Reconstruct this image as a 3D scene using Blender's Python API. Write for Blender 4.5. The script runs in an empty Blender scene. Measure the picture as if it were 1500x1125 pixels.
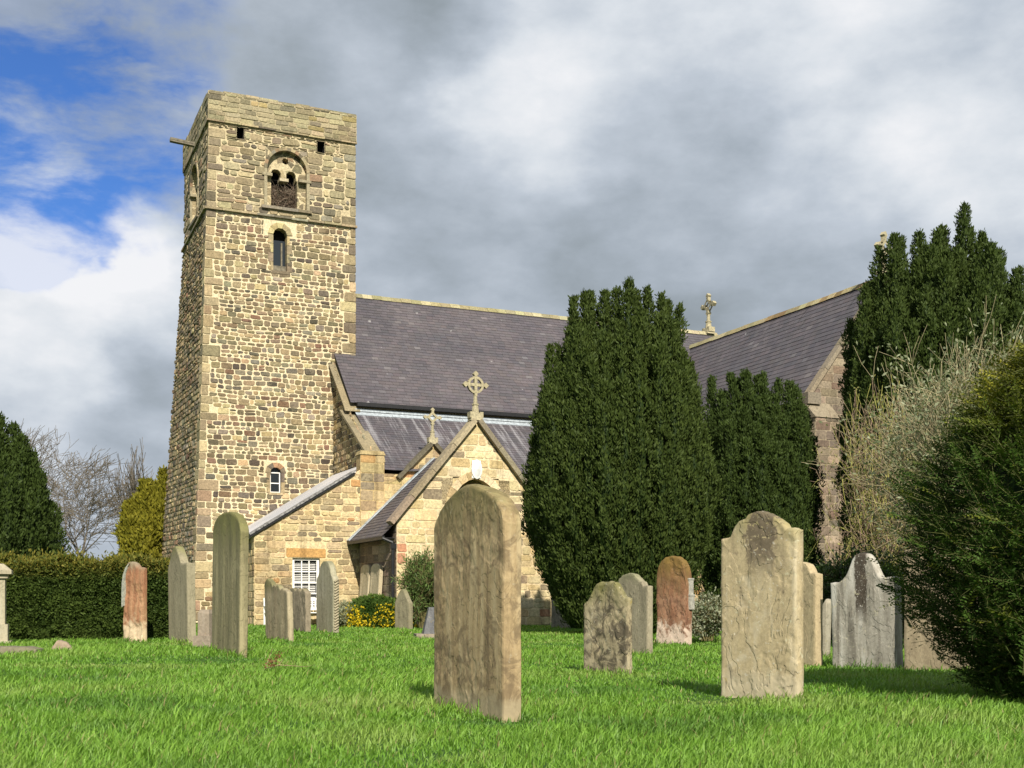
import bpy, math, random
import numpy as np
from mathutils import Vector, noise as mnoise

random.seed(7)
C = bpy.context.scene.collection
H, F, CX, HZ = 0.85, 1750.0, 750.0, 880.0      # eye height, focal length and principal point in photo pixels


def W(px, py, Y):
    return ((px - CX) / F * Y, Y, H + (HZ - py) / F * Y)


def YG(py):
    return H * F / (py - HZ)


def lin(r, g, b):
    f = lambda c: (c / 12.92 if c <= .04045 else ((c + .055) / 1.055) ** 2.4)
    return (f(r / 255), f(g / 255), f(b / 255))


# ------------------------------------------------------------------ scene objects
def thing(name, label, cat, loc=(0, 0, 0), rotz=0, group=None):
    o = bpy.data.objects.new(name, None)
    C.objects.link(o)
    o.location = loc
    o.rotation_euler = (0, 0, rotz)
    o.empty_display_size = .3
    tag(o, label, cat, group)
    return o


def tag(o, label, cat, group=None):
    o['label'] = label
    o['category'] = cat
    if group:
        o['group'] = group
    return o


def link(name, me, mat=None, parent=None, kind=None):
    o = bpy.data.objects.new(name, me)
    C.objects.link(o)
    if mat is not None:
        for m in (mat if isinstance(mat, (list, tuple)) else [mat]):
            me.materials.append(m)
    if parent is not None:
        o.parent = parent
    if kind:
        o['kind'] = kind
    return o


class MB:
    """collects faces with a colour each and links them as one mesh"""

    def __init__(s):
        s.v, s.f, s.c, s.m = [], [], [], []

    def add(s, vs, fs, col=(.5, .5, .5), mi=0):
        n = len(s.v)
        s.v.extend(vs)
        s.c.extend([(col[0], col[1], col[2], 1)] * len(vs))
        for f in fs:
            s.f.append([n + i for i in f])
            s.m.append(mi)

    def quad(s, a, b, c, d, col=(.5, .5, .5), mi=0):
        s.add([a, b, c, d], [(0, 1, 2, 3)], col, mi)

    def box(s, x0, x1, y0, y1, z0, z1, col=(.5, .5, .5), mi=0):
        vs = [(x, y, z) for z in (z0, z1) for y in (y0, y1) for x in (x0, x1)]
        s.add(vs, [(0, 2, 3, 1), (4, 5, 7, 6), (0, 1, 5, 4), (2, 6, 7, 3), (0, 4, 6, 2), (1, 3, 7, 5)], col, mi)

    def bar(s, p0, p1, wv, hv, col=(.5, .5, .5), mi=0):
        """box from p0 to p1; wv, hv are the full width and height vectors, p0/p1 the centre of its bottom"""
        p0, p1, wv, hv = map(Vector, (p0, p1, wv, hv))
        vs = []
        for p in (p0, p1):
            vs += [tuple(p - wv / 2), tuple(p + wv / 2), tuple(p + wv / 2 + hv), tuple(p - wv / 2 + hv)]
        s.add(vs, [(0, 1, 2, 3), (7, 6, 5, 4), (0, 4, 5, 1), (1, 5, 6, 2), (2, 6, 7, 3), (3, 7, 4, 0)], col, mi)

    def tube(s, p0, p1, r0, r1, n=8, col=(.5, .5, .5), mi=0, caps=True):
        p0, p1 = Vector(p0), Vector(p1)
        d = (p1 - p0).normalized()
        a = d.orthogonal().normalized()
        b = d.cross(a)
        vs = []
        for p, r in ((p0, r0), (p1, r1)):
            for k in range(n):
                t = 2 * math.pi * k / n
                vs.append(tuple(p + a * (r * math.cos(t)) + b * (r * math.sin(t))))
        fs = [(k, (k + 1) % n, n + (k + 1) % n, n + k) for k in range(n)]
        if caps:
            fs += [tuple(range(n - 1, -1, -1)), tuple(range(n, 2 * n))]
        s.add(vs, fs, col, mi)

    def build(s, name, mat, parent=None, kind=None, smooth=False, fixn=False):
        me = bpy.data.meshes.new(name)
        me.from_pydata(s.v, [], s.f)
        a = me.color_attributes.new('Col', 'FLOAT_COLOR', 'POINT')
        a.data.foreach_set('color', np.array(s.c, dtype=np.float32).ravel())
        if max(s.m or [0]) > 0:
            me.polygons.foreach_set('material_index', s.m)
        if smooth:
            me.polygons.foreach_set('use_smooth', [True] * len(me.polygons))
        me.update()
        return link(name, me, mat, parent, kind)


def np_mesh(name, V, sizes, idx, cols, mat, parent=None, kind=None, smooth=False):
    me = bpy.data.meshes.new(name)
    V = np.ascontiguousarray(V, np.float32).reshape(-1, 3)
    me.vertices.add(len(V))
    me.vertices.foreach_set('co', V.ravel())
    me.loops.add(len(idx))
    me.loops.foreach_set('vertex_index', np.asarray(idx, np.int32))
    me.polygons.add(len(sizes))
    st = np.zeros(len(sizes), np.int32)
    st[1:] = np.cumsum(sizes)[:-1]
    me.polygons.foreach_set('loop_start', st)
    a = me.color_attributes.new('Col', 'FLOAT_COLOR', 'POINT')
    cc = np.ones((len(V), 4), np.float32)
    cc[:, :3] = cols
    a.data.foreach_set('color', cc.ravel())
    if smooth:
        me.polygons.foreach_set('use_smooth', np.ones(len(sizes), bool))
    me.update(calc_edges=True)
    me.validate()
    return link(name, me, mat, parent, kind)


def quads_mesh(name, V, cols, mat, parent=None, kind=None):
    """V: (n,4,3), cols: (n,3)"""
    n = len(V)
    return np_mesh(name, V.reshape(-1, 3), np.full(n, 4), np.arange(4 * n), np.repeat(cols, 4, axis=0), mat, parent, kind)


# ------------------------------------------------------------------ materials
class NT:
    def __init__(s, nt):
        s.nt = nt

    def n(s, typ, **kw):
        nd = s.nt.nodes.new(typ)
        for k, v in kw.items():
            setattr(nd, k, v)
        return nd

    def put(s, sock, v):
        if hasattr(v, 'is_linked') or isinstance(v, bpy.types.NodeSocket):
            s.nt.links.new(v, sock)
        elif isinstance(v, (tuple, list)) and len(v) == 3 and sock.type == 'RGBA':
            sock.default_value = (*v, 1)
        else:
            sock.default_value = v

    def math(s, op, a, b=0.0, c=None, clamp=False):
        nd = s.n('ShaderNodeMath', operation=op, use_clamp=clamp)
        s.put(nd.inputs[0], a)
        s.put(nd.inputs[1], b)
        if c is not None:
            s.put(nd.inputs[2], c)
        return nd.outputs[0]

    def vmath(s, op, a, b=(0, 0, 0)):
        nd = s.n('ShaderNodeVectorMath', operation=op)
        s.put(nd.inputs[0], a)
        s.put(nd.inputs[1], b)
        return nd.outputs['Value'] if op in ('DOT_PRODUCT', 'LENGTH') else nd.outputs[0]

    def noise(s, vec, scale, detail=4, rough=.55, dist=0.0, out='Fac'):
        nd = s.n('ShaderNodeTexNoise')
        s.put(nd.inputs['Vector'], vec)
        nd.inputs['Scale'].default_value = scale
        nd.inputs['Detail'].default_value = detail
        nd.inputs['Roughness'].default_value = rough
        nd.inputs['Distortion'].default_value = dist
        return nd.outputs[out]

    def step(s, v, a, b, lo=0.0, hi=1.0):
        nd = s.n('ShaderNodeMapRange', interpolation_type='SMOOTHSTEP')
        s.put(nd.inputs[0], v)
        s.put(nd.inputs[1], a)
        s.put(nd.inputs[2], b)
        s.put(nd.inputs[3], lo)
        s.put(nd.inputs[4], hi)
        return nd.outputs[0]

    def mix(s, fac, a, b, blend='MIX'):
        nd = s.n('ShaderNodeMix', data_type='RGBA', blend_type=blend)
        s.put(nd.inputs[0], fac)
        s.put(nd.inputs[6], a)
        s.put(nd.inputs[7], b)
        return nd.outputs[2]

    def scale(s, vec, sc):
        return s.vmath('MULTIPLY', vec, sc)

    def bump(s, h, strength=.5, dist=.02):
        nd = s.n('ShaderNodeBump')
        nd.inputs['Strength'].default_value = strength
        nd.inputs['Distance'].default_value = dist
        s.put(nd.inputs['Height'], h)
        return nd.outputs[0]


def mat(name):
    m = bpy.data.materials.new(name)
    m.use_nodes = True
    t = NT(m.node_tree)
    p = m.node_tree.nodes['Principled BSDF']
    p.inputs['Roughness'].default_value = .9
    p.inputs['Specular IOR Level'].default_value = .25
    return m, t, p


def plain(name, col, rough=.6, metal=0.0, var=.25, spec=.4):
    m, t, p = mat(name)
    o = t.n('ShaderNodeTexCoord').outputs['Object']
    n = t.noise(o, 9, 6, .65)
    t.put(p.inputs['Base Color'], t.mix(t.step(n, .3, .7), tuple(c * (1 - var) for c in col), tuple(min(1, c * (1 + var)) for c in col)))
    p.inputs['Roughness'].default_value = rough
    p.inputs['Metallic'].default_value = metal
    p.inputs['Specular IOR Level'].default_value = spec
    t.put(p.inputs['Normal'], t.bump(t.noise(o, 60, 4), .15, .01))
    return m


def masonry(name, stain=(.55, .5, .42), amount=.5, bumpd=.03, streak=0.0, smear=0.0):
    m, t, p = mat(name)
    o = t.n('ShaderNodeTexCoord').outputs['Object']
    a = t.n('ShaderNodeAttribute', attribute_name='Col').outputs['Color']
    fine = t.noise(o, 14, 8, .7)
    big = t.noise(o, .45, 5, .6, .6)
    col = t.mix(1, a, t.mix(t.step(fine, .25, .75), (.62, .62, .62), (1.35, 1.33, 1.28)), 'MULTIPLY')
    col = t.mix(t.math('MULTIPLY', t.step(big, .5, .72), amount), col, t.mix(1, col, stain, 'MULTIPLY'))
    sp = t.step(t.noise(o, 30, 3, .6), .66, .72)
    col = t.mix(t.math('MULTIPLY', sp, .35), col, (.42, .40, .30))
    if smear:
        sm = t.step(t.math('ADD', t.noise(o, .9, 5, .65, .5), t.math('MULTIPLY', t.math('SUBTRACT', fine, .5), .35)), .54, .66)
        col = t.mix(t.math('MULTIPLY', sm, smear), col, (.46, .385, .245))
    if streak:
        st = t.step(t.noise(t.scale(o, (2.2, 2.2, .22)), 1, 5, .6), .55, .68)
        col = t.mix(t.math('MULTIPLY', st, streak), col, t.mix(1, col, (.35, .33, .30), 'MULTIPLY'))
    t.put(p.inputs['Base Color'], col)
    h = t.math('ADD', t.noise(o, 16, 8, .7), t.math('MULTIPLY', t.noise(o, 70, 4, .6), .3))
    t.put(p.inputs['Normal'], t.bump(h, .9, bumpd))
    return m


def slate_mat(name, streaks):
    m, t, p = mat(name)
    o = t.n('ShaderNodeTexCoord').outputs['Object']
    a = t.n('ShaderNodeAttribute', attribute_name='Col').outputs['Color']
    big = t.noise(o, .35, 4, .6, .4)
    col = t.mix(1, a, t.mix(t.step(big, .35, .65), (.88, .88, .92), (1.12, 1.08, 1.08)), 'MULTIPLY')
    # lime washed down from the lead, in narrow runs
    st = t.step(t.noise(t.scale(o, streaks['scale']), 1, 6, .65), streaks['lo'], streaks['hi'])
    sep = t.n('ShaderNodeSeparateXYZ')
    t.put(sep.inputs[0], o)
    fade = t.step(sep.outputs[2], streaks['z0'], streaks['z1'])
    col = t.mix(t.math('MULTIPLY', t.math('MULTIPLY', st, fade), streaks['amt']), col, streaks['col'])
    spot = t.step(t.noise(o, 2.3, 2, .5), .735, .76)
    col = t.mix(t.math('MULTIPLY', spot, .5), col, (.42, .41, .40))
    t.put(p.inputs['Base Color'], col)
    t.put(p.inputs['Roughness'], t.step(t.noise(o, 3, 4), .3, .7, .5, .75))
    p.inputs['Specular IOR Level'].default_value = .35
    t.put(p.inputs['Normal'], t.bump(t.noise(o, 25, 5, .6), .25, .01))
    return m


def leaf_mat(name, trans=.22, rough=.55, spec=.3):
    m, t, p = mat(name)
    a = t.n('ShaderNodeAttribute', attribute_name='Col').outputs['Color']
    t.put(p.inputs['Base Color'], a)
    p.inputs['Roughness'].default_value = rough
    p.inputs['Specular IOR Level'].default_value = spec
    tr = t.n('ShaderNodeBsdfTranslucent')
    t.put(tr.inputs['Color'], t.mix(1, a, (1.25, 1.35, .6), 'MULTIPLY'))
    mx = t.n('ShaderNodeMixShader')
    mx.inputs[0].default_value = trans
    m.node_tree.links.new(p.outputs[0], mx.inputs[1])
    m.node_tree.links.new(tr.outputs[0], mx.inputs[2])
    m.node_tree.links.new(mx.outputs[0], m.node_tree.nodes['Material Output'].inputs[0])
    return m


def bark_mat(name, c0, c1, sc=8):
    m, t, p = mat(name)
    o = t.n('ShaderNodeTexCoord').outputs['Object']
    n = t.noise(t.scale(o, (1, 1, .3)), sc, 6, .65)
    t.put(p.inputs['Base Color'], t.mix(t.step(n, .3, .7), c0, c1))
    t.put(p.inputs['Normal'], t.bump(n, .6, .03))
    return m


def grave_mat(name, base, dark, light, moss, top, moss_h=.5, dark_amt=.5, streak=.4, white=.15, low=None, seed=0.0, dark_lo=.5,
              band=None, bump=.6, flk=.5):
    """weathered stone: patches of dark growth, vertical runs, green algae near the top, pale lichen spots"""
    m, t, p = mat(name)
    o = t.n('ShaderNodeTexCoord').outputs['Object']
    o = t.vmath('ADD', o, (seed * 3.1, seed * 1.7, 0))
    sep = t.n('ShaderNodeSeparateXYZ')
    t.put(sep.inputs[0], o)
    z = sep.outputs[2]
    n1 = t.noise(o, 2.6, 9, .62, .5)
    n2 = t.noise(t.scale(o, (7.5, 7.5, .7)), 1, 6, .6, .35)
    n3 = t.noise(o, 22, 8, .7)
    n4 = t.noise(t.vmath('ADD', o, (5, 3, 9)), 5.5, 8, .68, .8)
    col = t.mix(t.step(n3, .25, .75), tuple(c * .78 for c in base), tuple(c * 1.2 for c in base))
    col = t.mix(t.math('MULTIPLY', t.step(n2, .48, .66), streak), col, light)
    col = t.mix(t.math('MULTIPLY', t.step(n2, .5, .3), streak * .9), col, dark)
    col = t.mix(t.math('MULTIPLY', t.step(n4, dark_lo, dark_lo + .14), dark_amt), col, dark)
    col = t.mix(t.math('MULTIPLY', t.step(n1, .55, .7), .5), col, light)
    mk = t.math('ADD', z, t.math('MULTIPLY', t.math('SUBTRACT', n2, .5), 1.3 * moss_h))
    mk = t.step(mk, top - moss_h, top + .1 * moss_h)
    col = t.mix(t.math('MULTIPLY', mk, .8), col, t.mix(t.step(n1, .35, .65), moss, tuple(c * .6 for c in moss)))
    if low is not None:
        lk = t.step(t.math('ADD', z, t.math('MULTIPLY', t.math('SUBTRACT', n4, .5), low[2])), low[1], low[1] * .55)
        col = t.mix(t.math('MULTIPLY', lk, low[3]), col, low[0])
    if band is not None:          # a dark growth running down from the head of the stone
        x0 = band[0] + seed * 3.1
        d = t.math('ABSOLUTE', t.math('SUBTRACT', sep.outputs[0], x0))
        d = t.math('ADD', d, t.math('MULTIPLY', t.math('SUBTRACT', n4, .5), band[3]))
        bk = t.math('MULTIPLY', t.step(d, band[1] * 1.1, band[1] * .8), t.step(z, band[2] - .1, band[2] + .25))
        bk = t.math('MULTIPLY', bk, t.step(t.noise(o, 34, 3, .6), .68, .58))
        col = t.mix(t.math('MULTIPLY', bk, .93), col, band[4])
    lp_ = t.step(t.noise(t.vmath('ADD', o, (9, 2, 4)), 8, 8, .72, .3), .60, .66)
    col = t.mix(t.math('MULTIPLY', lp_, min(1, white * 2.2)), col, (.50, .46, .31))
    ol = t.step(t.noise(t.vmath('ADD', o, (3, 8, 1)), 5, 8, .7, .3), .655, .70)
    col = t.mix(t.math('MULTIPLY', ol, .45), col, (.36, .27, .06))
    sp = t.step(t.noise(t.vmath('ADD', o, (1, 7, 2)), 26, 5, .62), .62, .68)
    col = t.mix(t.math('MULTIPLY', sp, white), col, (.62, .60, .52))
    t.put(p.inputs['Base Color'], col)
    h = t.math('MULTIPLY', n3, .35)
    n5 = t.noise(t.vmath('ADD', t.scale(o, (1, 1, .6)), t.scale(t.noise(o, 7, 3, .5, 0, 'Color'), (.08, .08, .08))), 2.2, 4, .5, .6)
    crack = None
    for lv in (.42, .5, .585):
        h = t.math('ADD', h, t.math('MULTIPLY', t.step(n5, lv - .006, lv + .006), .42))
        ck = t.math('SUBTRACT', 1, t.step(t.math('ABSOLUTE', t.math('SUBTRACT', n5, lv)), .002, .007))
        crack = ck if crack is None else t.math('MAXIMUM', crack, ck)
    brk = t.step(n4, .46, .56)
    col2 = t.mix(t.math('MULTIPLY', t.math('MULTIPLY', crack, brk), .55 * flk), col, tuple(c * .5 for c in dark))
    t.put(p.inputs['Base Color'], col2)
    t.put(p.inputs['Normal'], t.bump(h, bump * .8, .022 * (.4 + flk)))
    return m


# ------------------------------------------------------------------ camera, sun, sky
scene = bpy.context.scene
cam = bpy.data.cameras.new('camera')
cam.sensor_width = 36
cam.lens = 36 * F / 1500
cam.shift_y = (HZ - 562.5) / 1500
cam.clip_end = 3000
co = bpy.data.objects.new('camera', cam)
C.objects.link(co)
co.location = (0, 0, H)
co.rotation_euler = (math.pi / 2, 0, 0)
scene.camera = co

AZ, EL = math.radians(12), math.radians(36)
S = Vector((math.sin(AZ) * math.cos(EL), -math.cos(AZ) * math.cos(EL), math.sin(EL)))
sl = bpy.data.lights.new('sun', 'SUN')
sl.energy = 5.0
sl.angle = math.radians(.5)
sl.color = (1, .93, .81)
so = bpy.data.objects.new('sun', sl)
C.objects.link(so)
so.rotation_euler = (-S).to_track_quat('-Z', 'Y').to_euler()

world = bpy.data.worlds.new("World")
scene.world = world
world.use_nodes = True
wt = NT(world.node_tree)
bg = world.node_tree.nodes['Background']
STR = .12
bg.inputs['Strength'].default_value = STR
sky = wt.n('ShaderNodeTexSky', sky_type='NISHITA')
sky.sun_disc = False
sky.sun_elevation = EL
sky.sun_rotation = math.pi - AZ
sky.air_density = 1.0
sky.dust_density = .3
D = wt.n('ShaderNodeTexCoord').outputs['Generated']
wv = wt.scale(D, (1, 1, 1.7))
warp = wt.noise(wv, 2.6, 4, .55, 0, 'Color')
warp2 = wt.noise(wv, 9, 5, .6, 0, 'Color')
DW = wt.vmath('ADD', D, wt.scale(wt.vmath('SUBTRACT', warp, (.5, .5, .5)), (.20, .20, .14)))
DW = wt.vmath('ADD', DW, wt.scale(wt.vmath('SUBTRACT', warp2, (.5, .5, .5)), (.09, .09, .06)))
DW = wt.vmath('NORMALIZE', DW)


def sdir(px, py):
    return tuple(Vector(((px - CX) / F, 1, (HZ - py) / F)).normalized())


def blob(px, py, r_in, r_out, src=None):
    d = wt.vmath('DOT_PRODUCT', DW if src is None else src, sdir(px, py))
    return wt.step(d, math.cos(math.radians(r_out)), math.cos(math.radians(r_in)))


n_big = wt.noise(wv, 4.2, 7, .5, 0)
n_fine = wt.noise(wt.scale(D, (1, 1, 1.9)), 11, 8, .55, 0)
n_edge = wt.noise(wt.scale(D, (1, 1, 1.8)), 17, 9, .58, 0)
# clear: the torn gaps of blue on one side of the sky
clear = wt.math('ADD', wt.math('MULTIPLY', blob(30, 140, .2, 6), .95), wt.math('MULTIPLY', blob(190, 222, .1, 4.0), .8))
clear = wt.math('ADD', clear, wt.math('ADD', wt.math('MULTIPLY', blob(-90, 215, .5, 6), .9), wt.math('MULTIPLY', blob(60, 330, .1, 3.0), .75)))
clear = wt.math('ADD', clear, wt.math('MULTIPLY', blob(200, 40, .1, 6), .55))
edge = wt.math('ADD', wt.math('MULTIPLY', wt.math('SUBTRACT', n_edge, .5), 1.5), wt.math('MULTIPLY', wt.math('SUBTRACT', n_fine, .5), 1.2))
cl_mix = wt.math('ADD', clear, wt.math('MULTIPLY', edge, wt.math('MULTIPLY', clear, 2.2, clamp=True)))
cover = wt.step(cl_mix, 1.15, .12)
veil = wt.step(wt.noise(wt.scale(D, (1, 1, 2.6)), 7, 8, .6, .2), .42, .66)
cover = wt.math('MAXIMUM', cover, wt.math('MULTIPLY', veil, .8))
val = wt.math('ADD', .535, wt.math('MULTIPLY', wt.math('SUBTRACT', n_big, .5), .62))
val = wt.math('ADD', val, wt.math('MULTIPLY', wt.math('SUBTRACT', n_fine, .5), .55))
val = wt.math('ADD', val, wt.math('MULTIPLY', wt.math('SUBTRACT', n_edge, .5), .26))
for (px, py, ri, ro, amt) in ((880, 100, .3, 7, .24), (1000, 60, 1, 12, .08), (1300, 120, 2, 13, .06), (780, 220, 1, 5, .12), (110, 420, .5, 6, .36), (40, 380, 1, 6, .18), (230, 395, .3, 4, .12), (60, 590, 1, 6, .24),
                              (1420, 330, 1, 7, .10), (1330, 60, 2, 8, .14), (560, 260, 1, 5, .05), (1440, 190, 1, 5, .10), (1180, 30, 1, 6, .14),
                              (1050, 330, 4, 10, -.15), (760, 390, 2, 7, -.10), (560, 130, 2, 8, -.10), (150, 520, 1, 5, -.14), (40, 500, 1, 4, -.12),
                              (1000, 250, 1, 5, -.04), (700, 20, 1, 4, -.08), (300, 100, 1, 7, -.06)):
    val = wt.math('ADD', val, wt.math('MULTIPLY', blob(px, py, ri, ro), amt))
cr = wt.n('ShaderNodeValToRGB')
wt.put(cr.inputs[0], val)
el = cr.color_ramp.elements
el[0].position, el[0].color = .05, (*lin(134, 143, 150), 1)
el[1].position, el[1].color = 1.0, (*lin(243, 244, 247), 1)
for pos, c in ((.27, (150, 160, 168)), (.44, (170, 180, 191)), (.62, (193, 202, 213)), (.8, (219, 225, 232))):
    e = el.new(pos)
    e.color = (*lin(*c), 1)
EXP = 2 ** -.45
cloud = wt.scale(cr.outputs[0], (EXP / STR,) * 3)
blue = wt.mix(1, sky.outputs[0], (.27, .46, .80), 'MULTIPLY')
wt.put(bg.inputs['Color'], wt.mix(cover, blue, cloud))

vs = scene.view_settings
vs.view_transform = 'Standard'
vs.look = 'None'
vs.exposure = .45
vs.gamma = 1

# ------------------------------------------------------------------ ground and grass
def gz(x, y):
    return .05 * (mnoise.noise((x * .22, y * .22, 3.3))) + .02 * mnoise.noise((x * .9, y * .9, 1.3)) - .02


def ground():
    xs = np.concatenate([np.linspace(-700, -40, 12), np.linspace(-36, 36, 120), np.linspace(40, 700, 12)])
    ys = np.concatenate([np.linspace(-300, -8, 8), np.linspace(-6, 60, 120), np.linspace(66, 1500, 16)])
    v, f = [], []
    for y in ys:
        for x in xs:
            near = abs(x) < 38 and -7 < y < 62
            v.append((x, y, gz(x, y) if near else -.02))
    n = len(xs)
    for j in range(len(ys) - 1):
        for i in range(n - 1):
            f.append((j * n + i, j * n + i + 1, (j + 1) * n + i + 1, (j + 1) * n + i))
    me = bpy.data.meshes.new('ground')
    me.from_pydata(v, [], f)
    me.polygons.foreach_set('use_smooth', [True] * len(f))
    m, t, p = mat('turf_soil')
    o = t.n('ShaderNodeTexCoord').outputs['Object']
    c = t.mix(t.step(t.noise(o, .8, 6, .6), .3, .7), (.035, .085, .012), (.06, .13, .018))
    c = t.mix(t.math('MULTIPLY', t.step(t.noise(o, 6, 5), .6, .75), .4), c, (.09, .085, .03))
    t.put(p.inputs['Base Color'], c)
    t.put(p.inputs['Normal'], t.bump(t.noise(o, 14, 6, .7), .8, .06))
    link('ground', me, m, None, 'structure')


ground()


def grass():
    rng = np.random.default_rng(3)
    N = 510000
    # depth drawn so that blades thin out with distance
    u = rng.random(N)
    y0, y1, e = 4.6, 44.0, .4
    Y = (y0 ** e + u * (y1 ** e - y0 ** e)) ** (1 / e)
    X = (rng.random(N) * 2 - 1) * Y * .74
    ex, ey = [], []
    for (c, w, t, ph) in FEET:
        k = int(260 * (w + t) * (9 / max(c.y, 9)) ** .5)
        s = rng.random(k) * 2 * (w + t)
        lx = np.where(s < w, s - w / 2, np.where(s < w + t, w / 2, np.where(s < 2 * w + t, s - w - t - w / 2, -w / 2)))
        ly = np.where(s < w, -t / 2, np.where(s < w + t, s - w - t / 2, np.where(s < 2 * w + t, t / 2, s - 2 * w - t - t / 2)))
        lx = lx * (1 + rng.random(k) * .10) + rng.normal(size=k) * .012
        ly = ly + np.sign(ly) * (.01 + rng.random(k) * .05)
        ex.append(c.x + lx * math.cos(ph) + ly * math.sin(ph))
        ey.append(c.y - lx * math.sin(ph) + ly * math.cos(ph))
    nb = N
    X = np.concatenate([X] + ex)
    Y = np.concatenate([Y] + ey)
    N = len(X)
    # clumps
    cl = np.array([mnoise.noise((x * .9, y * .9, 7)) for x, y in zip(X, Y)])
    cl2 = np.array([mnoise.noise((x * .28, y * .28, 17)) for x, y in zip(X, Y)])
    hgt = (.028 + .052 * rng.random(N)) * (1 + .75 * cl + .6 * cl2)
    hgt[nb:] *= rng.uniform(1.0, 2.3, N - nb)
    tall = rng.random(N) < .012
    hgt[tall] *= 1.7
    wd = .0033 * (Y / 6) ** .75 * (.7 + .6 * rng.random(N))
    Z = np.array([gz(x, y) for x, y in zip(X, Y)]) - .004
    th = rng.random(N) * 2 * np.pi
    ln = hgt * (.25 + .9 * rng.random(N))
    bias = np.stack([.35 + .5 * cl2, -.15 + .4 * cl], 1)
    dirx = np.cos(th) + bias[:, 0]
    diry = np.sin(th) + bias[:, 1]
    nn = np.sqrt(dirx ** 2 + diry ** 2) + 1e-6
    dirx, diry = dirx / nn, diry / nn
    wa = th + np.pi / 2 + rng.normal(0, .5, N)
    wx, wy = np.cos(wa) * wd, np.sin(wa) * wd
    V = np.zeros((N, 5, 3), np.float32)
    V[:, 0] = np.stack([X - wx, Y - wy, Z], 1)
    V[:, 1] = np.stack([X + wx, Y + wy, Z], 1)
    mx, my = X + dirx * ln * .3, Y + diry * ln * .3
    V[:, 2] = np.stack([mx + wx * .8, my + wy * .8, Z + hgt * .62], 1)
    V[:, 3] = np.stack([mx - wx * .8, my - wy * .8, Z + hgt * .62], 1)
    V[:, 4] = np.stack([X + dirx * ln, Y + diry * ln, Z + hgt], 1)
    base = np.arange(N)[:, None] * 5
    idx = (base + np.array([0, 1, 2, 3, 3, 2, 4])).ravel()
    sizes = np.tile([4, 3], N)
    c0 = np.array([.120, .255, .026])
    c1 = np.array([.215, .365, .052])
    k = np.clip(rng.random(N) * .8 + .5 * cl2 + .35 * cl, 0, 1)[:, None]
    col = c0 * (1 - k) + c1 * k
    wear = np.array([mnoise.noise((x * .55, y * .55, 31)) + .5 * mnoise.noise((x * 1.7, y * 1.7, 37)) for x, y in zip(X, Y)])
    wk = np.clip((wear - .12) / .4, 0, 1)[:, None] * .7
    col = col * (1 - wk) + np.array([.24, .34, .075]) * wk
    moss = np.clip((-wear - .15) / .35, 0, 1)[:, None] * .6
    col = col * (1 - moss) + np.array([.065, .15, .022]) * moss
    dry = rng.random(N) < .03
    col[dry] = [.27, .24, .10]
    col *= (.8 + .4 * rng.random(N))[:, None]
    np_mesh('grass', V, sizes, idx, np.repeat(col, 5, axis=0), leaf_mat('grass_blade', .3, .5, .3), None, 'stuff')


FEET = []

# ------------------------------------------------------------------ stone walls laid stone by stone
def pick(pal, rnd, jit=.12):
    r = rnd.random() * sum(w for w, _ in pal)
    for w, c in pal:
        r -= w
        if r <= 0:
            break
    k = 1 + rnd.uniform(-jit, jit) * 1.6
    return tuple(max(.01, x * k * (1 + rnd.uniform(-jit, jit) * .35)) for x in c)


def lay_stone(mb, M, N, q, rnd, col, relief, inset, cham, jit):
    """q: four (a,z) corners, counter-clockwise seen from outside"""
    q = [(a + rnd.uniform(-jit, jit), z + rnd.uniform(-jit, jit)) for a, z in q]
    ca = sum(a for a, _ in q) / 4
    cz = sum(z for _, z in q) / 4
    ring = []
    for k in range(4):
        p, pr, nx = q[k], q[k - 1], q[(k + 1) % 4]
        for o in (pr, nx):
            L = math.hypot(o[0] - p[0], o[1] - p[1]) + 1e-6
            t = min(.42, cham * rnd.uniform(.5, 1.3) / L)
            ring.append((p[0] + (o[0] - p[0]) * t, p[1] + (o[1] - p[1]) * t))
    tilt = rnd.uniform(-.25, .25) * relief
    tz = rnd.uniform(-.25, .25) * relief
    vs = []
    for lvl, (f, h) in enumerate(((0, -.005), (.35, relief * .75), (1, relief))):
        for a, z in ring:
            d = math.hypot(a - ca, z - cz) + 1e-6
            s = max(.2, 1 - f * inset / d)
            aa, zz = ca + (a - ca) * s, cz + (z - cz) * s
            hh = h if lvl == 0 else h + tilt * (1 if a > ca else -1) + tz * (1 if z > cz else -1) + rnd.uniform(-.1, .1) * relief
            b = M(aa, zz)
            vs.append((b[0] + N[0] * hh, b[1] + N[1] * hh, b[2] + N[2] * hh))
    fs = []
    for l in (0, 1):
        for k in range(8):
            fs.append((l * 8 + k, l * 8 + (k + 1) % 8, l * 8 + 8 + (k + 1) % 8, l * 8 + 8 + k))
    fs.append(tuple(range(16, 24)))
    mb.add(vs, fs, col)


def cut(ivs, z0, z1, holes):
    for (h0, h1, hz0, hz1) in holes:
        if z0 < hz1 - .02 and z1 > hz0 + .02:
            out = []
            for (l0, l1, r0, r1) in ivs:
                if h1 <= min(l0, l1) or h0 >= max(r0, r1):
                    out.append((l0, l1, r0, r1))
                    continue
                if h0 > max(l0, l1) + .02:
                    out.append((l0, l1, h0, h0))
                if h1 < min(r0, r1) - .02:
                    out.append((h1, h1, r0, r1))
            ivs = out
    return ivs


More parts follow.
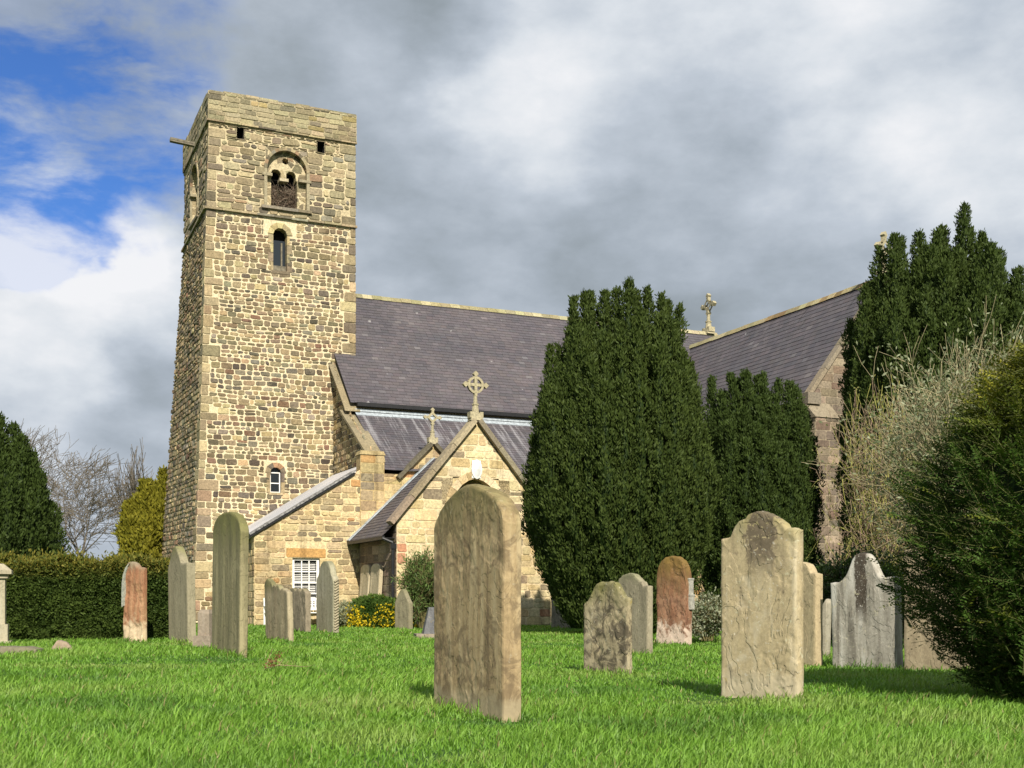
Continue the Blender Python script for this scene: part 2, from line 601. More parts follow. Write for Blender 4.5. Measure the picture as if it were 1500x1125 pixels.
def stone_wall(mb, M, N, z0, z1, lo, hi, rowh, stw, pal, mort, relief=.03, gap=.03, cham=.05, jit=.012, holes=(), skips=(), seed=1,
               wob=.02, inset=.03, sub=0.0, pj=.12):
    rnd = random.Random(seed)
    f = lambda g: g if callable(g) else (lambda z, g=g: g)
    lo, hi = f(lo), f(hi)
    bps = sorted({b for h in holes for b in h[2:] if z0 < b < z1} | {z1})
    z = z0
    wv = lambda a, zz: wob * mnoise.noise((a * .9, zz * 1.3, seed * 3.7)) if z0 + .1 < zz < z1 - .1 else 0
    while z < z1 - 1e-4:
        h = rnd.uniform(*rowh)
        nb = min(b for b in bps if b > z + 1e-4)
        if z + h > nb - .45 * rowh[0]:
            h = nb - z
        za, zb = z, z + h
        full = [(lo(za), lo(zb), hi(za), hi(zb))]
        for (l0, l1, r0, r1) in cut(full, za, zb, holes):
            P = [M(l0, za), M(r0, za), M(max(r1, l1), zb), M(l1, zb)]
            mb.quad(*P, col=mort)
        for (l0, l1, r0, r1) in cut(full, za, zb, list(holes) + list(skips)):
            wbot, wtop = r0 - l0, r1 - l1
            if wbot < .05:
                continue
            A0, A1 = min(l0, l1), max(r0, r1)
            ts = [A0]
            while ts[-1] < A1:
                nx_ = ts[-1] + rnd.uniform(*stw) * (.75 + .5 * (h / rowh[1]))
                ts.append(A1 if nx_ > A1 - .5 * stw[0] else nx_)
            for ja, jb in zip(ts[:-1], ts[1:]):
                g = gap * rnd.uniform(.6, 1.3) / 2
                bl, br, tl, tr = max(ja, l0), min(jb, r0), max(ja, l1), min(jb, r1)
                if br - bl < .04 and tr - tl < .04:
                    continue
                br, tr = max(br, bl + .03), max(tr, tl + .03)
                sk = rnd.uniform(-1, 1) * jit
                parts = [(za, zb)]
                if sub and h > .85 * rowh[1] and rnd.random() < sub and tr - tl > .1:
                    mid = za + h * rnd.uniform(.4, .6)
                    parts = [(za, mid), (mid, zb)]
                for (pa, pb) in parts:
                    ka, kb = (pa - za) / h, (pb - za) / h
                    qa0, qa1 = bl + (tl - bl) * ka, br + (tr - br) * ka
                    qb0, qb1 = bl + (tl - bl) * kb, br + (tr - br) * kb
                    q = [(qa0 + g, pa + g + wv(qa0, pa)), (max(qa1 - g, qa0 + g + .01), pa + g + wv(qa1, pa)),
                         (max(qb1 - g + sk, qb0 + g + .01), pb - g + wv(qb1, pb)), (qb0 + g + sk, pb - g + wv(qb0, pb))]
                    lay_stone(mb, M, N, q, rnd, pick(pal, rnd, pj), relief * rnd.uniform(.6, 1.4), inset, cham, jit)
        z = zb


def arch_ring(mb, cu, cz, r0, r1, a0, a1, v0, v1, n, rnd, pal):
    """voussoirs round an arch in a wall facing -v"""
    for k in range(n):
        t0 = a0 + (a1 - a0) * k / n + .012
        t1 = a0 + (a1 - a0) * (k + 1) / n - .012
        c = pick(pal, rnd)
        ps = [(r0, t0), (r1, t0), (r1, t1), (r0, t1)]
        fr = [(cu + r * math.cos(t), v0, cz + r * math.sin(t)) for r, t in ps]
        bk = [(x, v1, z) for x, _, z in fr]
        mb.add(fr + bk, [(0, 1, 2, 3), (0, 4, 5, 1), (1, 5, 6, 2), (2, 6, 7, 3), (3, 7, 4, 0)], c)


M_rub = masonry('rubble_masonry', (.62, .56, .47), .35, .03, .25, .16)
M_ash = masonry('sandstone_ashlar', (.62, .55, .45), .6, .02, .5, .4)
M_red = masonry('weathered_sandstone', (.55, .5, .45), .5, .02, .4)
M_trim = masonry('carved_stone', (.55, .52, .42), .6, .02)
M_dark = plain('interior_shade_black', (.012, .011, .010), .9)
M_black = plain('gutter_and_underside_black', (.012, .012, .013), .45)
M_lead = plain('lead_flashing', (.36, .40, .43), .5, .0, .3)
M_white = plain('white_gloss_paint', (.78, .77, .73), .4, 0, .05)
M_wood = plain('grey_oak', (.16, .14, .10), .85, 0, .35)

m, t, p = mat('window_glass')
p.inputs['Base Color'].default_value = (.02, .025, .03, 1)
p.inputs['Roughness'].default_value = .12
p.inputs['Specular IOR Level'].default_value = .6
M_glass = m

TH = math.atan2(780, 1750)
OX, OY = (284 - CX) / F * 46.5, 46.5
church = thing('church', 'stone parish church with a tall square tower, slate roofs and gabled porch behind the graves', 'church', (OX, OY, 0), TH)

PAL_T = [(6, (.215, .170, .103)), (4, (.155, .126, .082)), (2.2, (.105, .09, .068)), (5, (.285, .222, .130)), (1.4, (.20, .125, .08)),
         (2.4, (.37, .29, .165)), (1.4, (.235, .205, .15)), (1.4, (.175, .155, .115))]
PAL_B = [(6, (.285, .235, .148)), (4, (.215, .18, .118)), (2.6, (.14, .118, .083)), (4, (.36, .30, .185)), (.7, (.28, .19, .12)), (1.5, (.24, .215, .165))]
PAL_P = [(6, (.30, .26, .165)), (4, (.235, .205, .13)), (3, (.345, .295, .185)), (1.5, (.17, .15, .105)), (.6, (.33, .26, .12))]
PAL_Q = [(5, (.36, .29, .17)), (4, (.27, .22, .135)), (3, (.43, .345, .205)), (2, (.20, .17, .12)), (1, (.31, .215, .14))]
PAL_V = [(6, (.46, .355, .195)), (4, (.37, .285, .165)), (4, (.54, .435, .255)), (2, (.28, .215, .125)), (.8, (.42, .245, .11)), (2, (.205, .165, .11))]
PAL_G = [(6, (.53, .42, .235)), (5, (.58, .475, .285)), (3, (.45, .345, .185)), (3.4, (.235, .19, .125)), (.45, (.42, .215, .13)), (3, (.62, .52, .335))]
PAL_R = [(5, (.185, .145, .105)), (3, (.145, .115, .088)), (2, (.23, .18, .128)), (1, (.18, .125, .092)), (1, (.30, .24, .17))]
MORT = (.64, .55, .37)
MORT_B = (.54, .46, .30)

# ---- tower
TZ, BELF, PAR = 20.8, 16.2, 19.65


def tu(z):          # west arris of the tower leans in as it rises
    k = z / TZ
    return .62 * (1.12 * k if k < .45 else .504 + (k - .45) / .55 * .496)


def M_s(a, z):
    return (a, 0.0, z)


def tw(z):
    k = z / TZ
    return -.5 + 1.12 * min(1, 1.25 * k) - (.0 if k > .8 else 0)


VN = lambda z: 6.6 - .3 * z / TZ


def M_w(a, z):      # a: 0 at the north-west corner .. 1*VN at the south-west corner
    k = a / VN(z)
    return (tw(z) * (1 - k) + tu(z) * k, VN(z) * (1 - k), z)


UE = 6.5
tower = MB()
rq = random.Random(5)
qs, qw, qe = [], [], []
z = .05
i = 0
while z < PAR - .3:
    h = rq.uniform(.26, .48)
    if z < BELF < z + h:
        h = BELF - z
    L = rq.uniform(.42, .8) if rq.random() < .5 else rq.uniform(.24, .4)
    qs.append((tu(z) - .2, tu(z) + L, z, z + h))
    L2 = rq.uniform(.4, .7) if L < .42 else rq.uniform(.22, .36)
    qw.append((VN(z) - L2, VN(z) + .3, z, z + h))
    z += h
    i += 1
z = .3
i = 0
while z < PAR - .3:
    h = rq.uniform(.26, .46)
    L = rq.uniform(.4, .7) if rq.random() < .5 else rq.uniform(.22, .36)
    qe.append((UE - L, UE + .2, z, z + h))
    z += h
    i += 1
BO = (2.80, 4.50, 16.55, 19.0)      # belfry opening with its arched frame
LA = (3.10, 3.66, 14.05, 15.78)
SW = (2.95, 3.45, 5.17, 6.20)
P1, P2 = (1.66, 1.94, 19.12, 19.55), (4.90, 5.20, 19.06, 19.50)
holes = [LA, SW]
NS = (0, -1, 0)
NWt = (-.99, .06, .02)
stone_wall(tower, M_s, NS, 0, BELF - .05, lambda z: tu(z) - .02, UE, (.14, .26), (.15, .42), PAL_T, MORT, .024, .036, .042, .02, holes,
           qs + qe + [(2.72, 4.02, 15.5, 16.05), (2.75, 3.65, 6.0, 6.45)], 11, .05, .026, .16, .2)
stone_wall(tower, M_s, NS, BELF + .08, PAR - .05, lambda z: tu(z) - .02, UE, (.17, .33), (.2, .62), PAL_B, MORT_B, .03, .036, .055, .02,
           [BO, P1, P2], qs + qe, 12, .045, .026, .2, .16)
WB = (2.5, 3.9, 16.7, 18.9)
stone_wall(tower, M_w, NWt, 0, BELF - .05, 0, lambda z: VN(z), (.14, .26), (.16, .42), PAL_T, MORT, .05, .042, .05, .02, [], qw, 13, .04, .026, .1, .18)
stone_wall(tower, M_w, NWt, BELF + .08, PAR - .05, 0, lambda z: VN(z), (.22, .38), (.28, .6), PAL_B, MORT_B, .04, .04, .06, .016, [WB], qw, 14, .03)
for q in qs:
    c = pick(PAL_B if q[2] > BELF - .2 else PAL_Q, rq)
    a0 = tu(q[2]) - .02
    lay_stone(tower, M_s, NS, [(a0, q[2] + .012), (q[1] - .02, q[2] + .012), (q[1] - .02, q[3] - .012), (tu(q[3]) - .02, q[3] - .012)], rq, c, .03, .03, .03, .008)
for q in qw:
    c = pick(PAL_B if q[2] > BELF - .2 else PAL_Q, rq)
    lay_stone(tower, M_w, NWt, [(q[0] + .02, q[2] + .012), (VN(q[2]) + .02, q[2] + .012), (VN(q[3]) + .02, q[3] - .012), (q[0] + .02, q[3] - .012)], rq, c, .03, .03, .03, .008)
for q in qe:
    c = pick(PAL_B if q[2] > BELF - .2 else PAL_Q, rq)
    lay_stone(tower, M_s, NS, [(q[0] + .02, q[2] + .012), (UE + .02, q[2] + .012), (UE + .02, q[3] - .012), (q[0] + .02, q[3] - .012)], rq, c, .035, .03, .04, .012)
# the two sides turned away, and bands hidden behind the string courses
for za, zb in ((0, TZ - .05),):
    tower.quad((UE, 0, za), (UE, 6.4, za), (UE, 6.4, zb), (UE, 0, zb), MORT_B)
    for k in range(10):
        z0_, z1_ = za + (zb - za) * k / 10, za + (zb - za) * (k + 1) / 10
        tower.quad((UE, 6.4, z0_), (tw(z0_) + .02, VN(z0_), z0_), (tw(z1_) + .02, VN(z1_), z1_), (UE, 6.4, z1_), MORT_B)
for za, zb in ((BELF - .05, BELF + .08), (PAR - .05, PAR + .1)):
    tower.quad(M_s(tu(za), za), M_s(UE, za), M_s(UE, zb), M_s(tu(zb), zb), MORT_B)
    tower.quad(M_w(0, za), M_w(VN(za), za), M_w(VN(zb), zb), M_w(0, zb), MORT_B)
tower.build('tower', M_rub, church)
# parapet of squared blocks, carried a little proud of the wall
par = MB()
stone_wall(par, lambda a, z: (a, -.05, z), NS, PAR + .04, TZ, lambda z: tu(PAR) - .06, UE + .04, (.18, .28), (.22, .75), PAL_P, (.36, .31, .20), .024, .026, .03, .012, seed=21, wob=.02)
stone_wall(par, lambda a, z: (.56, 6.4 - a, z), (-1, 0, 0), PAR + .04, TZ, 0, 6.45, (.22, .31), (.3, .9), PAL_P, (.30, .26, .17), .024, .026, .03, .012, seed=22, wob=.02)
par.quad((.56, -.05, TZ), (UE + .04, -.05, TZ), (UE + .04, 6.4, TZ), (.56, 6.4, TZ), (.27, .24, .16))
par.quad((.56, -.05, PAR + .04), (UE + .04, -.05, PAR + .04), (UE + .04, 6.4, PAR + .04), (.56, 6.4, PAR + .04), (.27, .24, .16))
par.quad((UE + .04, -.05, PAR), (UE + .04, 6.4, PAR), (UE + .04, 6.4, TZ), (UE + .04, -.05, TZ), (.27, .24, .16))
rr = random.Random(4)
a = .58
while a < UE - .1:          # uneven top bed of the parapet
    b = min(UE + .03, a + rr.uniform(.4, 1.0))
    par.box(a + .01, b - .01, -.06, .4, TZ - .02, TZ + rr.uniform(.02, .075), pick(PAL_P, rr))
    a = b
a = 0.45
while a < 6.3:
    b = min(6.38, a + rr.uniform(.4, 1.0))
    par.box(.55, 1.0, a + .01, b - .01, TZ - .02, TZ + rr.uniform(.02, .075), pick(PAL_P, rr))
    a = b
par.build('parapet', M_rub, church)
for zc, hh, pr, nm in ((BELF, .085, .10, 'string_course'), (PAR, .06, .07, 'string_course')):
    sc = MB()
    for k in range(9):
        a0 = tu(zc) - .1 + (UE + .06 - tu(zc) + .1) * k / 9
        a1 = tu(zc) - .1 + (UE + .06 - tu(zc) + .1) * (k + 1) / 9
        dz = rr.uniform(-.012, .012)
        sc.bar((a0, -pr / 2 + rr.uniform(-.01, .01), zc - hh / 2 + dz), (a1 - .012, -pr / 2, zc - hh / 2 + dz), (0, pr + .06, 0), (0, 0, hh), pick(PAL_B, rr))
    p0, p1 = Vector(M_w(0, zc)), Vector(M_w(VN(zc), zc))
    for k in range(9):
        q0, q1 = p0.lerp(p1, k / 9), p0.lerp(p1, (k + .985) / 9)
        q0.z = q1.z = zc - hh / 2 + rr.uniform(-.01, .01)
        q0.x -= pr / 2
        q1.x -= pr / 2
        sc.bar(q0, q1, (pr + .05, 0, 0), (0, 0, hh), pick(PAL_B, rr))
    sc.build(nm, M_rub, church)

# ---- belfry opening: a round arch holding two small arches and a round hole
def belfry(cu, name, flip=None, full=True):
    root = MB()
    rnd = random.Random(31)
    st = .028
    sites = [(rnd.uniform(-.9, .9), rnd.uniform(16.5, 19.05), pick(PAL_B, rnd)) for _ in range(46)]
    nx, nz = int(1.7 / st), int(2.45 / st)
    def kind(x, z):
        r = math.hypot(x, z - 18.1)
        inside = (z <= 18.1 and abs(x) < .80) or (z > 18.1 and r < .80)
        if not inside:
            return 0
        if math.hypot(x + .02, z - 18.55) < .125:
            return 2
        for c in (-.40, .22):
            if math.hypot(x - c, z - 17.98) < .2 or (abs(x - c) < .2 and 17.75 < z <= 17.98):
                return 2
        if -.60 < x < .47 and z < 17.8:
            return 2
        return 1
    for j in range(nz):
        for i in range(nx):
            x, z = -.85 + (i + .5) * st, 16.55 + (j + .5) * st
            k = kind(x, z)
            if k == 2:
                continue
            dd = sorted(((x - a) ** 2 * .5 + (z - b) ** 2, c) for a, b, c in sites)[:2]
            edge = math.sqrt(dd[1][0]) - math.sqrt(dd[0][0])
            c = dd[0][1] if edge > .035 else MORT_B
            v = (.0 if k == 0 else .15) + (.015 if edge <= .035 else 0) + .012 * mnoise.noise((x * 9, z * 9, 2))
            x0, x1, z0, z1 = x - st / 2, x + st / 2, z - st / 2, z + st / 2
            root.quad((x0, v, z0), (x1, v, z0), (x1, v, z1), (x0, v, z1), c)
            for (ddx, ddz, e) in ((st, 0, ((x1, z0), (x1, z1))), (-st, 0, ((x0, z1), (x0, z0))), (0, st, ((x1, z1), (x0, z1))), (0, -st, ((x0, z0), (x1, z0)))):
                k2 = kind(x + ddx, z + ddz)
                if k2 != k and (k2 == 2 or k == 0):
                    d2 = .55 if k2 == 2 else .17
                    (ea, eb), (fa, fb) = e
                    root.quad((ea, v, eb), (fa, v, fb), (fa, d2, fb), (ea, d2, eb), c)
    ro = root.build(name, M_rub, church)
    mo = MB()
    nseg = 16
    for k in range(nseg):       # hood mould
        t0, t1 = math.pi * k / nseg, math.pi * (k + 1) / nseg
        r0, r1 = .80, .92
        fr = [(r * math.cos(t), -.09, 18.1 + r * math.sin(t)) for r, t in ((r0, t0), (r1, t0), (r1, t1), (r0, t1))]
        bk = [(x, .02, z) for x, _, z in fr]
        mo.add(fr + bk, [(0, 1, 2, 3), (0, 4, 5, 1), (1, 5, 6, 2), (2, 6, 7, 3), (3, 7, 4, 0)], pick(PAL_B, rnd))
    for sx in (-1, 1):
        mo.box(sx * .86 - .06, sx * .86 + .06, -.08, .02, 16.62, 18.1, (.31, .27, .18))
    m1 = mo.build('arch_moulding', M_trim, ro)
    im = MB()
    im.box(-1.0, -.6, -.10, .18, 17.80, 17.91, (.31, .27, .18))
    im.build('impost', M_trim, ro)
    im = MB()
    im.box(.48, .98, -.10, .18, 17.72, 17.82, (.27, .235, .16))
    im.build('impost', M_trim, ro)
    im = MB()
    im.box(-.26, .1, .1, .5, 17.72, 17.84, (.42, .36, .25))
    im.build('lintel', M_trim, ro)
    si = MB()
    for a0, a1 in ((-1.02, -.2), (-.19, .45), (.46, 1.0)):
        si.box(a0, a1, -.14, .3, 16.48 + rnd.uniform(-.01, .01), 16.60, pick(PAL_B, rnd))
    m3 = si.build('sill', M_trim, ro)
    return ro


bo = belfry(3.65, 'belfry_opening')
bo.location = (3.65, 0, 0)
bw = belfry(3.65, 'belfry_opening')
pw = M_w(VN(17.5) / 2 + .1, 17.5)
bw.location = (pw[0] - .01, pw[1], 0)
bw.rotation_euler = (0, 0, -math.pi / 2 + .02)
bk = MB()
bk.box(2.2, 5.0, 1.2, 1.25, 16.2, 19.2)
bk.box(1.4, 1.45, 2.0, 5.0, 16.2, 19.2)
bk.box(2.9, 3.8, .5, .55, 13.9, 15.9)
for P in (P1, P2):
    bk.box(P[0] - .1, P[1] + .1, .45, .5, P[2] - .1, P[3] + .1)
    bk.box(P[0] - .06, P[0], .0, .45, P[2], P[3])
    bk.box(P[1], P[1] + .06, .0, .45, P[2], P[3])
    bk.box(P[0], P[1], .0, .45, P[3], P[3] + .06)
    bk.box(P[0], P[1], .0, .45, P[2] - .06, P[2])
bk.build('opening_shade_sheets', M_dark, church)  # near-black sheets behind the openings; the unlit inside is put into their colour

nest = MB()
rn = random.Random(9)
for k in range(1100):
    a = Vector((rn.uniform(3.08, 4.06), rn.uniform(.12, .5), 16.62 + .85 * rn.random() ** .8))
    if a.z > 17.3 and 3.3 < a.x < 3.75:
        a.z -= .3
    d = Vector((rn.gauss(0, .6), rn.gauss(0, .2), rn.gauss(0, .45))).normalized() * rn.uniform(.15, .45)
    b = a + d
    b.x = min(max(b.x, 3.06), 4.08)
    b.y = max(b.y, .1)
    b.z = max(b.z, 16.61)
    nest.tube(a, b, rn.uniform(.006, .012), .006, 3, pick([(4, (.12, .085, .06)), (2, (.20, .16, .12)), (1, (.07, .05, .04))], rn), caps=False)
nest.box(3.06, 4.1, .5, .56, 16.6, 17.3, (.06, .045, .035))
no = nest.build('twig_nest', masonry('dry_twigs', bumpd=.005), None)
no.location = (OX, OY, 0)
no.rotation_euler = (0, 0, TH)
tag(no, 'mass of dry brown twigs stacked in the arched belfry opening near the tower top', 'nest')

# ---- lancet
lw = MB()
pal_l = [(3, (.45, .37, .20)), (2, (.33, .27, .16)), (1, (.25, .2, .13))]
cu, cz, r = 3.38, 15.50, .28
arch_ring(lw, cu, cz, r, r + .22, .05, math.pi - .05, -.035, .35, 5, rn, pal_l)
for k in range(10):             # wall behind the voussoirs, up to the square of the hole
    t0, t1 = math.pi * k / 10, math.pi * (k + 1) / 10
    a = [(cu + r * math.cos(t), .0, cz + r * math.sin(t)) for t in (t0, t1)]
    b = [(cu + .30 * (1 if math.cos(t) > .3 else -1 if math.cos(t) < -.3 else math.cos(t) / .3), .0, 15.79 if math.sin(t) > .3 else cz) for t in (t0, t1)]
    lw.quad(a[0], b[0], b[1], a[1], (.4, .33, .2))
for sx in (-1, 1):
    for k in range(4):
        zz = 14.05 + k * .36
        w = .1 + .1 * ((k + (sx > 0)) % 2)
        x0, x1 = (cu - r - w, cu - r) if sx < 0 else (cu + r, cu + r + w)
        lw.box(x0, x1, -.03, .4, zz + .01, zz + .35, pick(pal_l, rn))
lw.box(cu - r - .1, cu + r + .1, -.04, .4, 13.95, 14.06, (.2, .16, .11))
lo_ = lw.build('lancet_window', M_trim, church)
fr = MB()
fr.box(cu - r, cu - r + .04, .22, .28, 14.06, 15.5)
fr.box(cu + .08, cu + .14, .20, .28, 14.3, 15.25, (.2, .17, .13))
fr.box(cu - r, cu + r, .2, .3, 14.06, 14.32, (.1, .08, .06))
fr.build('frame', M_wood, lo_)
gl = MB()
gl.box(cu - r, cu + r, .27, .3, 14.3, 15.35)
gl.build('pane', M_glass, lo_)

# ---- little round-headed window low on the tower
sw = MB()
cu, cz, r = 3.2, 5.97, .22
arch_ring(sw, cu, cz, r, r + .2, .0, math.pi, -.035, .3, 5, rn, [(1, (.30, .25, .17)), (1, (.16, .13, .10)), (1, (.34, .2, .12))])
for k in range(10):
    t0, t1 = math.pi * k / 10, math.pi * (k + 1) / 10
    a = [(cu + r * math.cos(t), .0, cz + r * math.sin(t)) for t in (t0, t1)]
    b = [(cu + .26 * (1 if math.cos(t) > .3 else -1 if math.cos(t) < -.3 else math.cos(t) / .3), .0, 6.21 if math.sin(t) > .3 else cz) for t in (t0, t1)]
    sw.quad(a[0], b[0], b[1], a[1], (.2, .17, .11))
for sx in (-1, 1):
    x0, x1 = (cu - r - .14, cu - r) if sx < 0 else (cu + r, cu + r + .14)
    sw.box(x0, x1, -.03, .3, 5.6, 5.97, (.15, .12, .10) if sx > 0 else (.28, .22, .14))
    sw.box(x0, x1, -.03, .3, 5.17, 5.59, (.34, .27, .16))
sw.box(cu - r - .06, cu + r + .06, -.05, .3, 5.08, 5.18, (.36, .29, .18))
swo = sw.build('tower_window', M_trim, church)
fr = MB()
fr.box(cu - .21, cu - .17, .12, .17, 5.18, 6.0)
fr.box(cu + .17, cu + .21, .12, .17, 5.18, 6.0)
fr.box(cu - .17, cu + .17, .12, .17, 5.18, 5.22)
fr.box(cu - .17, cu + .17, .12, .17, 5.54, 5.58)
fr.box(cu - .17, cu + .17, .12, .17, 5.96, 6.0)
fr.build('frame', M_white, swo)
gl = MB()
gl.box(cu - .22, cu + .22, .15, .18, 5.17, 6.22)
gl.build('pane', M_glass, swo)

sp = MB()
q = M_w(VN(19.8) / 2 - .1, 19.8)
sp.bar((q[0] + .2, q[1], 19.72), (q[0] - 1.05, q[1], 19.80), (0, .22, 0), (0, 0, .07))
sp.bar((q[0] + .2, q[1] - .1, 19.79), (q[0] - 1.05, q[1] - .1, 19.87), (0, .04, 0), (0, 0, .08))
sp.bar((q[0] + .2, q[1] + .1, 19.79), (q[0] - 1.05, q[1] + .1, 19.87), (0, .04, 0), (0, 0, .08))
sp.build('water_spout', M_wood, church)

# ---- roofs laid slate by slate
def slates(mb, org, along, down, nrm, L, D_, sw_, ex, rnd, pal, clip=None):
    org, along, down, nrm = Vector(org), Vector(along).normalized(), Vector(down).normalized(), Vector(nrm).normalized()
    rows = int(D_ / ex) + 1
    for j in range(rows):
        d0, d1 = j * ex, min((j + 1) * ex + .05, D_ + .05)
        a = -sw_ * (.5 if j % 2 else 0)
        while a < L:
            b = a + sw_ * rnd.uniform(.92, 1.08)
            a0, b0 = max(a, 0), min(b, L)
            if b0 - a0 > .02 and (clip is None or clip((a0 + b0) / 2, d0)):
                lift0, lift1 = .004, .018 + rnd.uniform(0, .006)
                e = rnd.uniform(-.008, .008)
                p = [org + along * (a0 + .003) + down * d0 + nrm * lift0, org + along * (b0 - .003) + down * d0 + nrm * lift0,
                     org + along * (b0 - .003) + down * (d1 + e) + nrm * lift1, org + along * (a0 + .003) + down * (d1 + e) + nrm * lift1]
                lo2 = [p[3] - nrm * .014, p[2] - nrm * .014]
                mb.add([tuple(x) for x in p + lo2], [(0, 3, 2, 1), (3, 4, 5, 2)], pick(pal, rnd, .06))
            a = b
    # boarding below
    q = [org, org + along * L, org + along * L + down * D_, org + down * D_]
    mb.quad(*[tuple(x) for x in reversed(q)], col=(.03, .026, .03))


PAL_S = [(6, (.092, .083, .088)), (4, (.084, .077, .083)), (3, (.102, .091, .096)), (2, (.096, .084, .087)), (.3, (.13, .12, .122))]
M_slate = slate_mat('nave_slate', dict(scale=(3.5, 3.5, .5), lo=.6, hi=.75, z0=8.2, z1=9.2, amt=.25, col=(.2, .2, .2)))
M_slate2 = slate_mat('aisle_slate', dict(scale=(5.5, .35, .35), lo=.5, hi=.64, z0=5.0, z1=8.0, amt=.85, col=(.26, .25, .26)))
M_slate3 = slate_mat('transept_slate', dict(scale=(.5, 4.0, .5), lo=.56, hi=.72, z0=9.5, z1=13.2, amt=.6, col=(.022, .02, .022)))
rs = random.Random(17)
RV, RZ, EV, EZ = 3.4, 14.3, -2.35, 8.62        # nave ridge and eaves
UN0, UN1 = 5.6, 26.4
nv = MB()
dn = Vector((0, EV - RV, EZ - RZ))
nn = Vector((0, EZ - RZ, -(EV - RV))).normalized()
nn = nn if nn.z > 0 else -nn
slates(nv, (UN0, RV, RZ), (1, 0, 0), dn, nn, UN1 - UN0, dn.length, .30, .215, rs, PAL_S)
nv.quad((UN0, RV, RZ), (UN1, RV, RZ), (UN1, 2 * RV - EV, EZ), (UN0, 2 * RV - EV, EZ), (.07, .06, .07))
nv.build('nave_roof', M_slate, church)
rg = MB()
a = 6.4
while a < UN1:
    b = min(UN1, a + rs.uniform(.42, .5))
    c = pick([(3, (.30, .27, .15)), (2, (.36, .33, .20)), (1, (.22, .2, .13))], rs)
    z = RZ + rs.uniform(-.01, .01)
    rg.add([(a, RV - .2, z - .13), (b - .01, RV - .2, z - .13), (b - .01, RV, z + .09), (a, RV, z + .09), (a, RV + .2, z - .13), (b - .01, RV + .2, z - .13)],
           [(0, 1, 2, 3), (3, 2, 5, 4), (0, 3, 4), (1, 5, 2)], c)
    a = b
rg.build('ridge_tiles', M_trim, church)
gt = MB()
gt.box(UN0 + .25, 21.0, EV - .16, EV + .05, EZ - .16, EZ - .01)
gt.build('gutter', M_black, church)
cl = MB()
cl.box(UN0 + .3, 22, EV + .06, EV + .4, 7.5, EZ - .1, (.2, .16, .10))
cl.box(UN0 + .3, 22, 2 * RV - EV - .4, 2 * RV - EV, 0, EZ, (.2, .16, .10))
cl.quad((UN1 - .1, EV, 0), (UN1 - .1, 2 * RV - EV, 0), (UN1 - .1, 2 * RV - EV, EZ), (UN1 - .1, EV, EZ), (.3, .24, .15))
cl.add([(UN1 - .1, EV, EZ), (UN1 - .1, 2 * RV - EV, EZ), (UN1 - .1, RV, RZ)], [(0, 1, 2)], (.3, .24, .15))
cl.build('nave_wall', M_ash, church)
# aisle roof
AV, AZ_ = -6.05, 5.62
ar = MB()
t0 = Vector((0, EV + .05, 8.22))
t1 = Vector((0, AV, AZ_))
dn = t1 - t0
nn = Vector((0, dn.z, -dn.y)).normalized()
nn = nn if nn.z > 0 else -nn
slates(ar, (UN0 + .2, t0.y, t0.z), (1, 0, 0), dn, nn, 15.2, dn.length, .28, .19, rs, PAL_S)
ar.build('aisle_roof', M_slate2, church)
fl = MB()
k = .25 / dn.length
fl.bar((UN0 + .2, t0.y - .02, t0.z + .05), (20.8, t0.y - .02, t0.z + .05), (0, .05, 0), (0, 0, .1))
fa, fb = t0 + nn * .035, t0 + dn * k + nn * .035
for i in range(10):
    x0, x1 = UN0 + .2 + i * 1.5, UN0 + .2 + (i + 1) * 1.5 - .01
    lf = nn * (.004 * (i % 2))
    q = [Vector((x0, *fb[1:])) + lf, Vector((x1, *fb[1:])) + lf, Vector((x1, *fa[1:])) + lf, Vector((x0, *fa[1:])) + lf]
    fl.quad(*[tuple(v) for v in q])
    fl.quad(*[tuple(v) for v in (q[0] - nn * .03, q[1] - nn * .03, q[1], q[0])])
fl.bar((UN0 + .35, .2, 10.72), (UN0 + 1.15, .1, 10.60), (0, .5, .4), (0, -.02, .03))
fl.build('lead_flashing', M_lead, church)

# aisle south wall and west wall
aw = MB()
RA = (4.86, 10.5)
AWIN = (12.5, 13.7, 1.5, 3.9)
stone_wall(aw, lambda a, z: (a, -5.9, z), NS, 0, AZ_ - .12, UN0 + .1, 20.7, (.22, .34), (.3, .7), PAL_V, (.50, .39, .21), .016, .022, .03, .008, [AWIN], seed=41, wob=.008)
# west end of the aisle, climbing to the nave
NWv = (-1, 0, 0)
stone_wall(aw, lambda a, z: (UN0, a * -1, z), NWv, 0, 8.2, lambda z: 0, lambda z: 5.9 if z < 5.9 else 5.9 - (z - 5.9) / 2.3 * 3.6, (.18, .3), (.2, .5), PAL_T + [(6, (.36, .26, .13))],
           MORT, .05, .04, .06, .012, seed=42)
stone_wall(aw, lambda a, z: (UN0, a * -1, z), NWv, 8.2, 10.5, lambda z: 0, lambda z: max(.03, 2.3 - (z - 8.35) / 2.15 * 2.25), (.18, .3), (.2, .5), PAL_T, MORT, .05, .04, .06, .012, seed=43)
aw.build('aisle_wall', M_ash, church)
cp = MB()
cc = (.235, .20, .13)
cp.bar((UN0 + .08, .05, 10.50), (UN0 + .08, -1.2, 9.36), (.62, 0, 0), (0, .1, .16), cc)
cp.bar((UN0 + .08, -1.21, 9.35), (UN0 + .08, -2.4, 8.25), (.62, 0, 0), (0, .1, .16), (.27, .225, .14))
cp.bar((UN0 + .02, -1.95, 8.20), (UN0 + .02, -3.9, 7.05), (.62, 0, 0), (0, .08, .16), cc)
cp.bar((UN0 + .02, -3.91, 7.04), (UN0 + .02, -5.75, 5.92), (.62, 0, 0), (0, .08, .16), (.28, .235, .15))
cp.build('aisle_coping', M_trim, church)

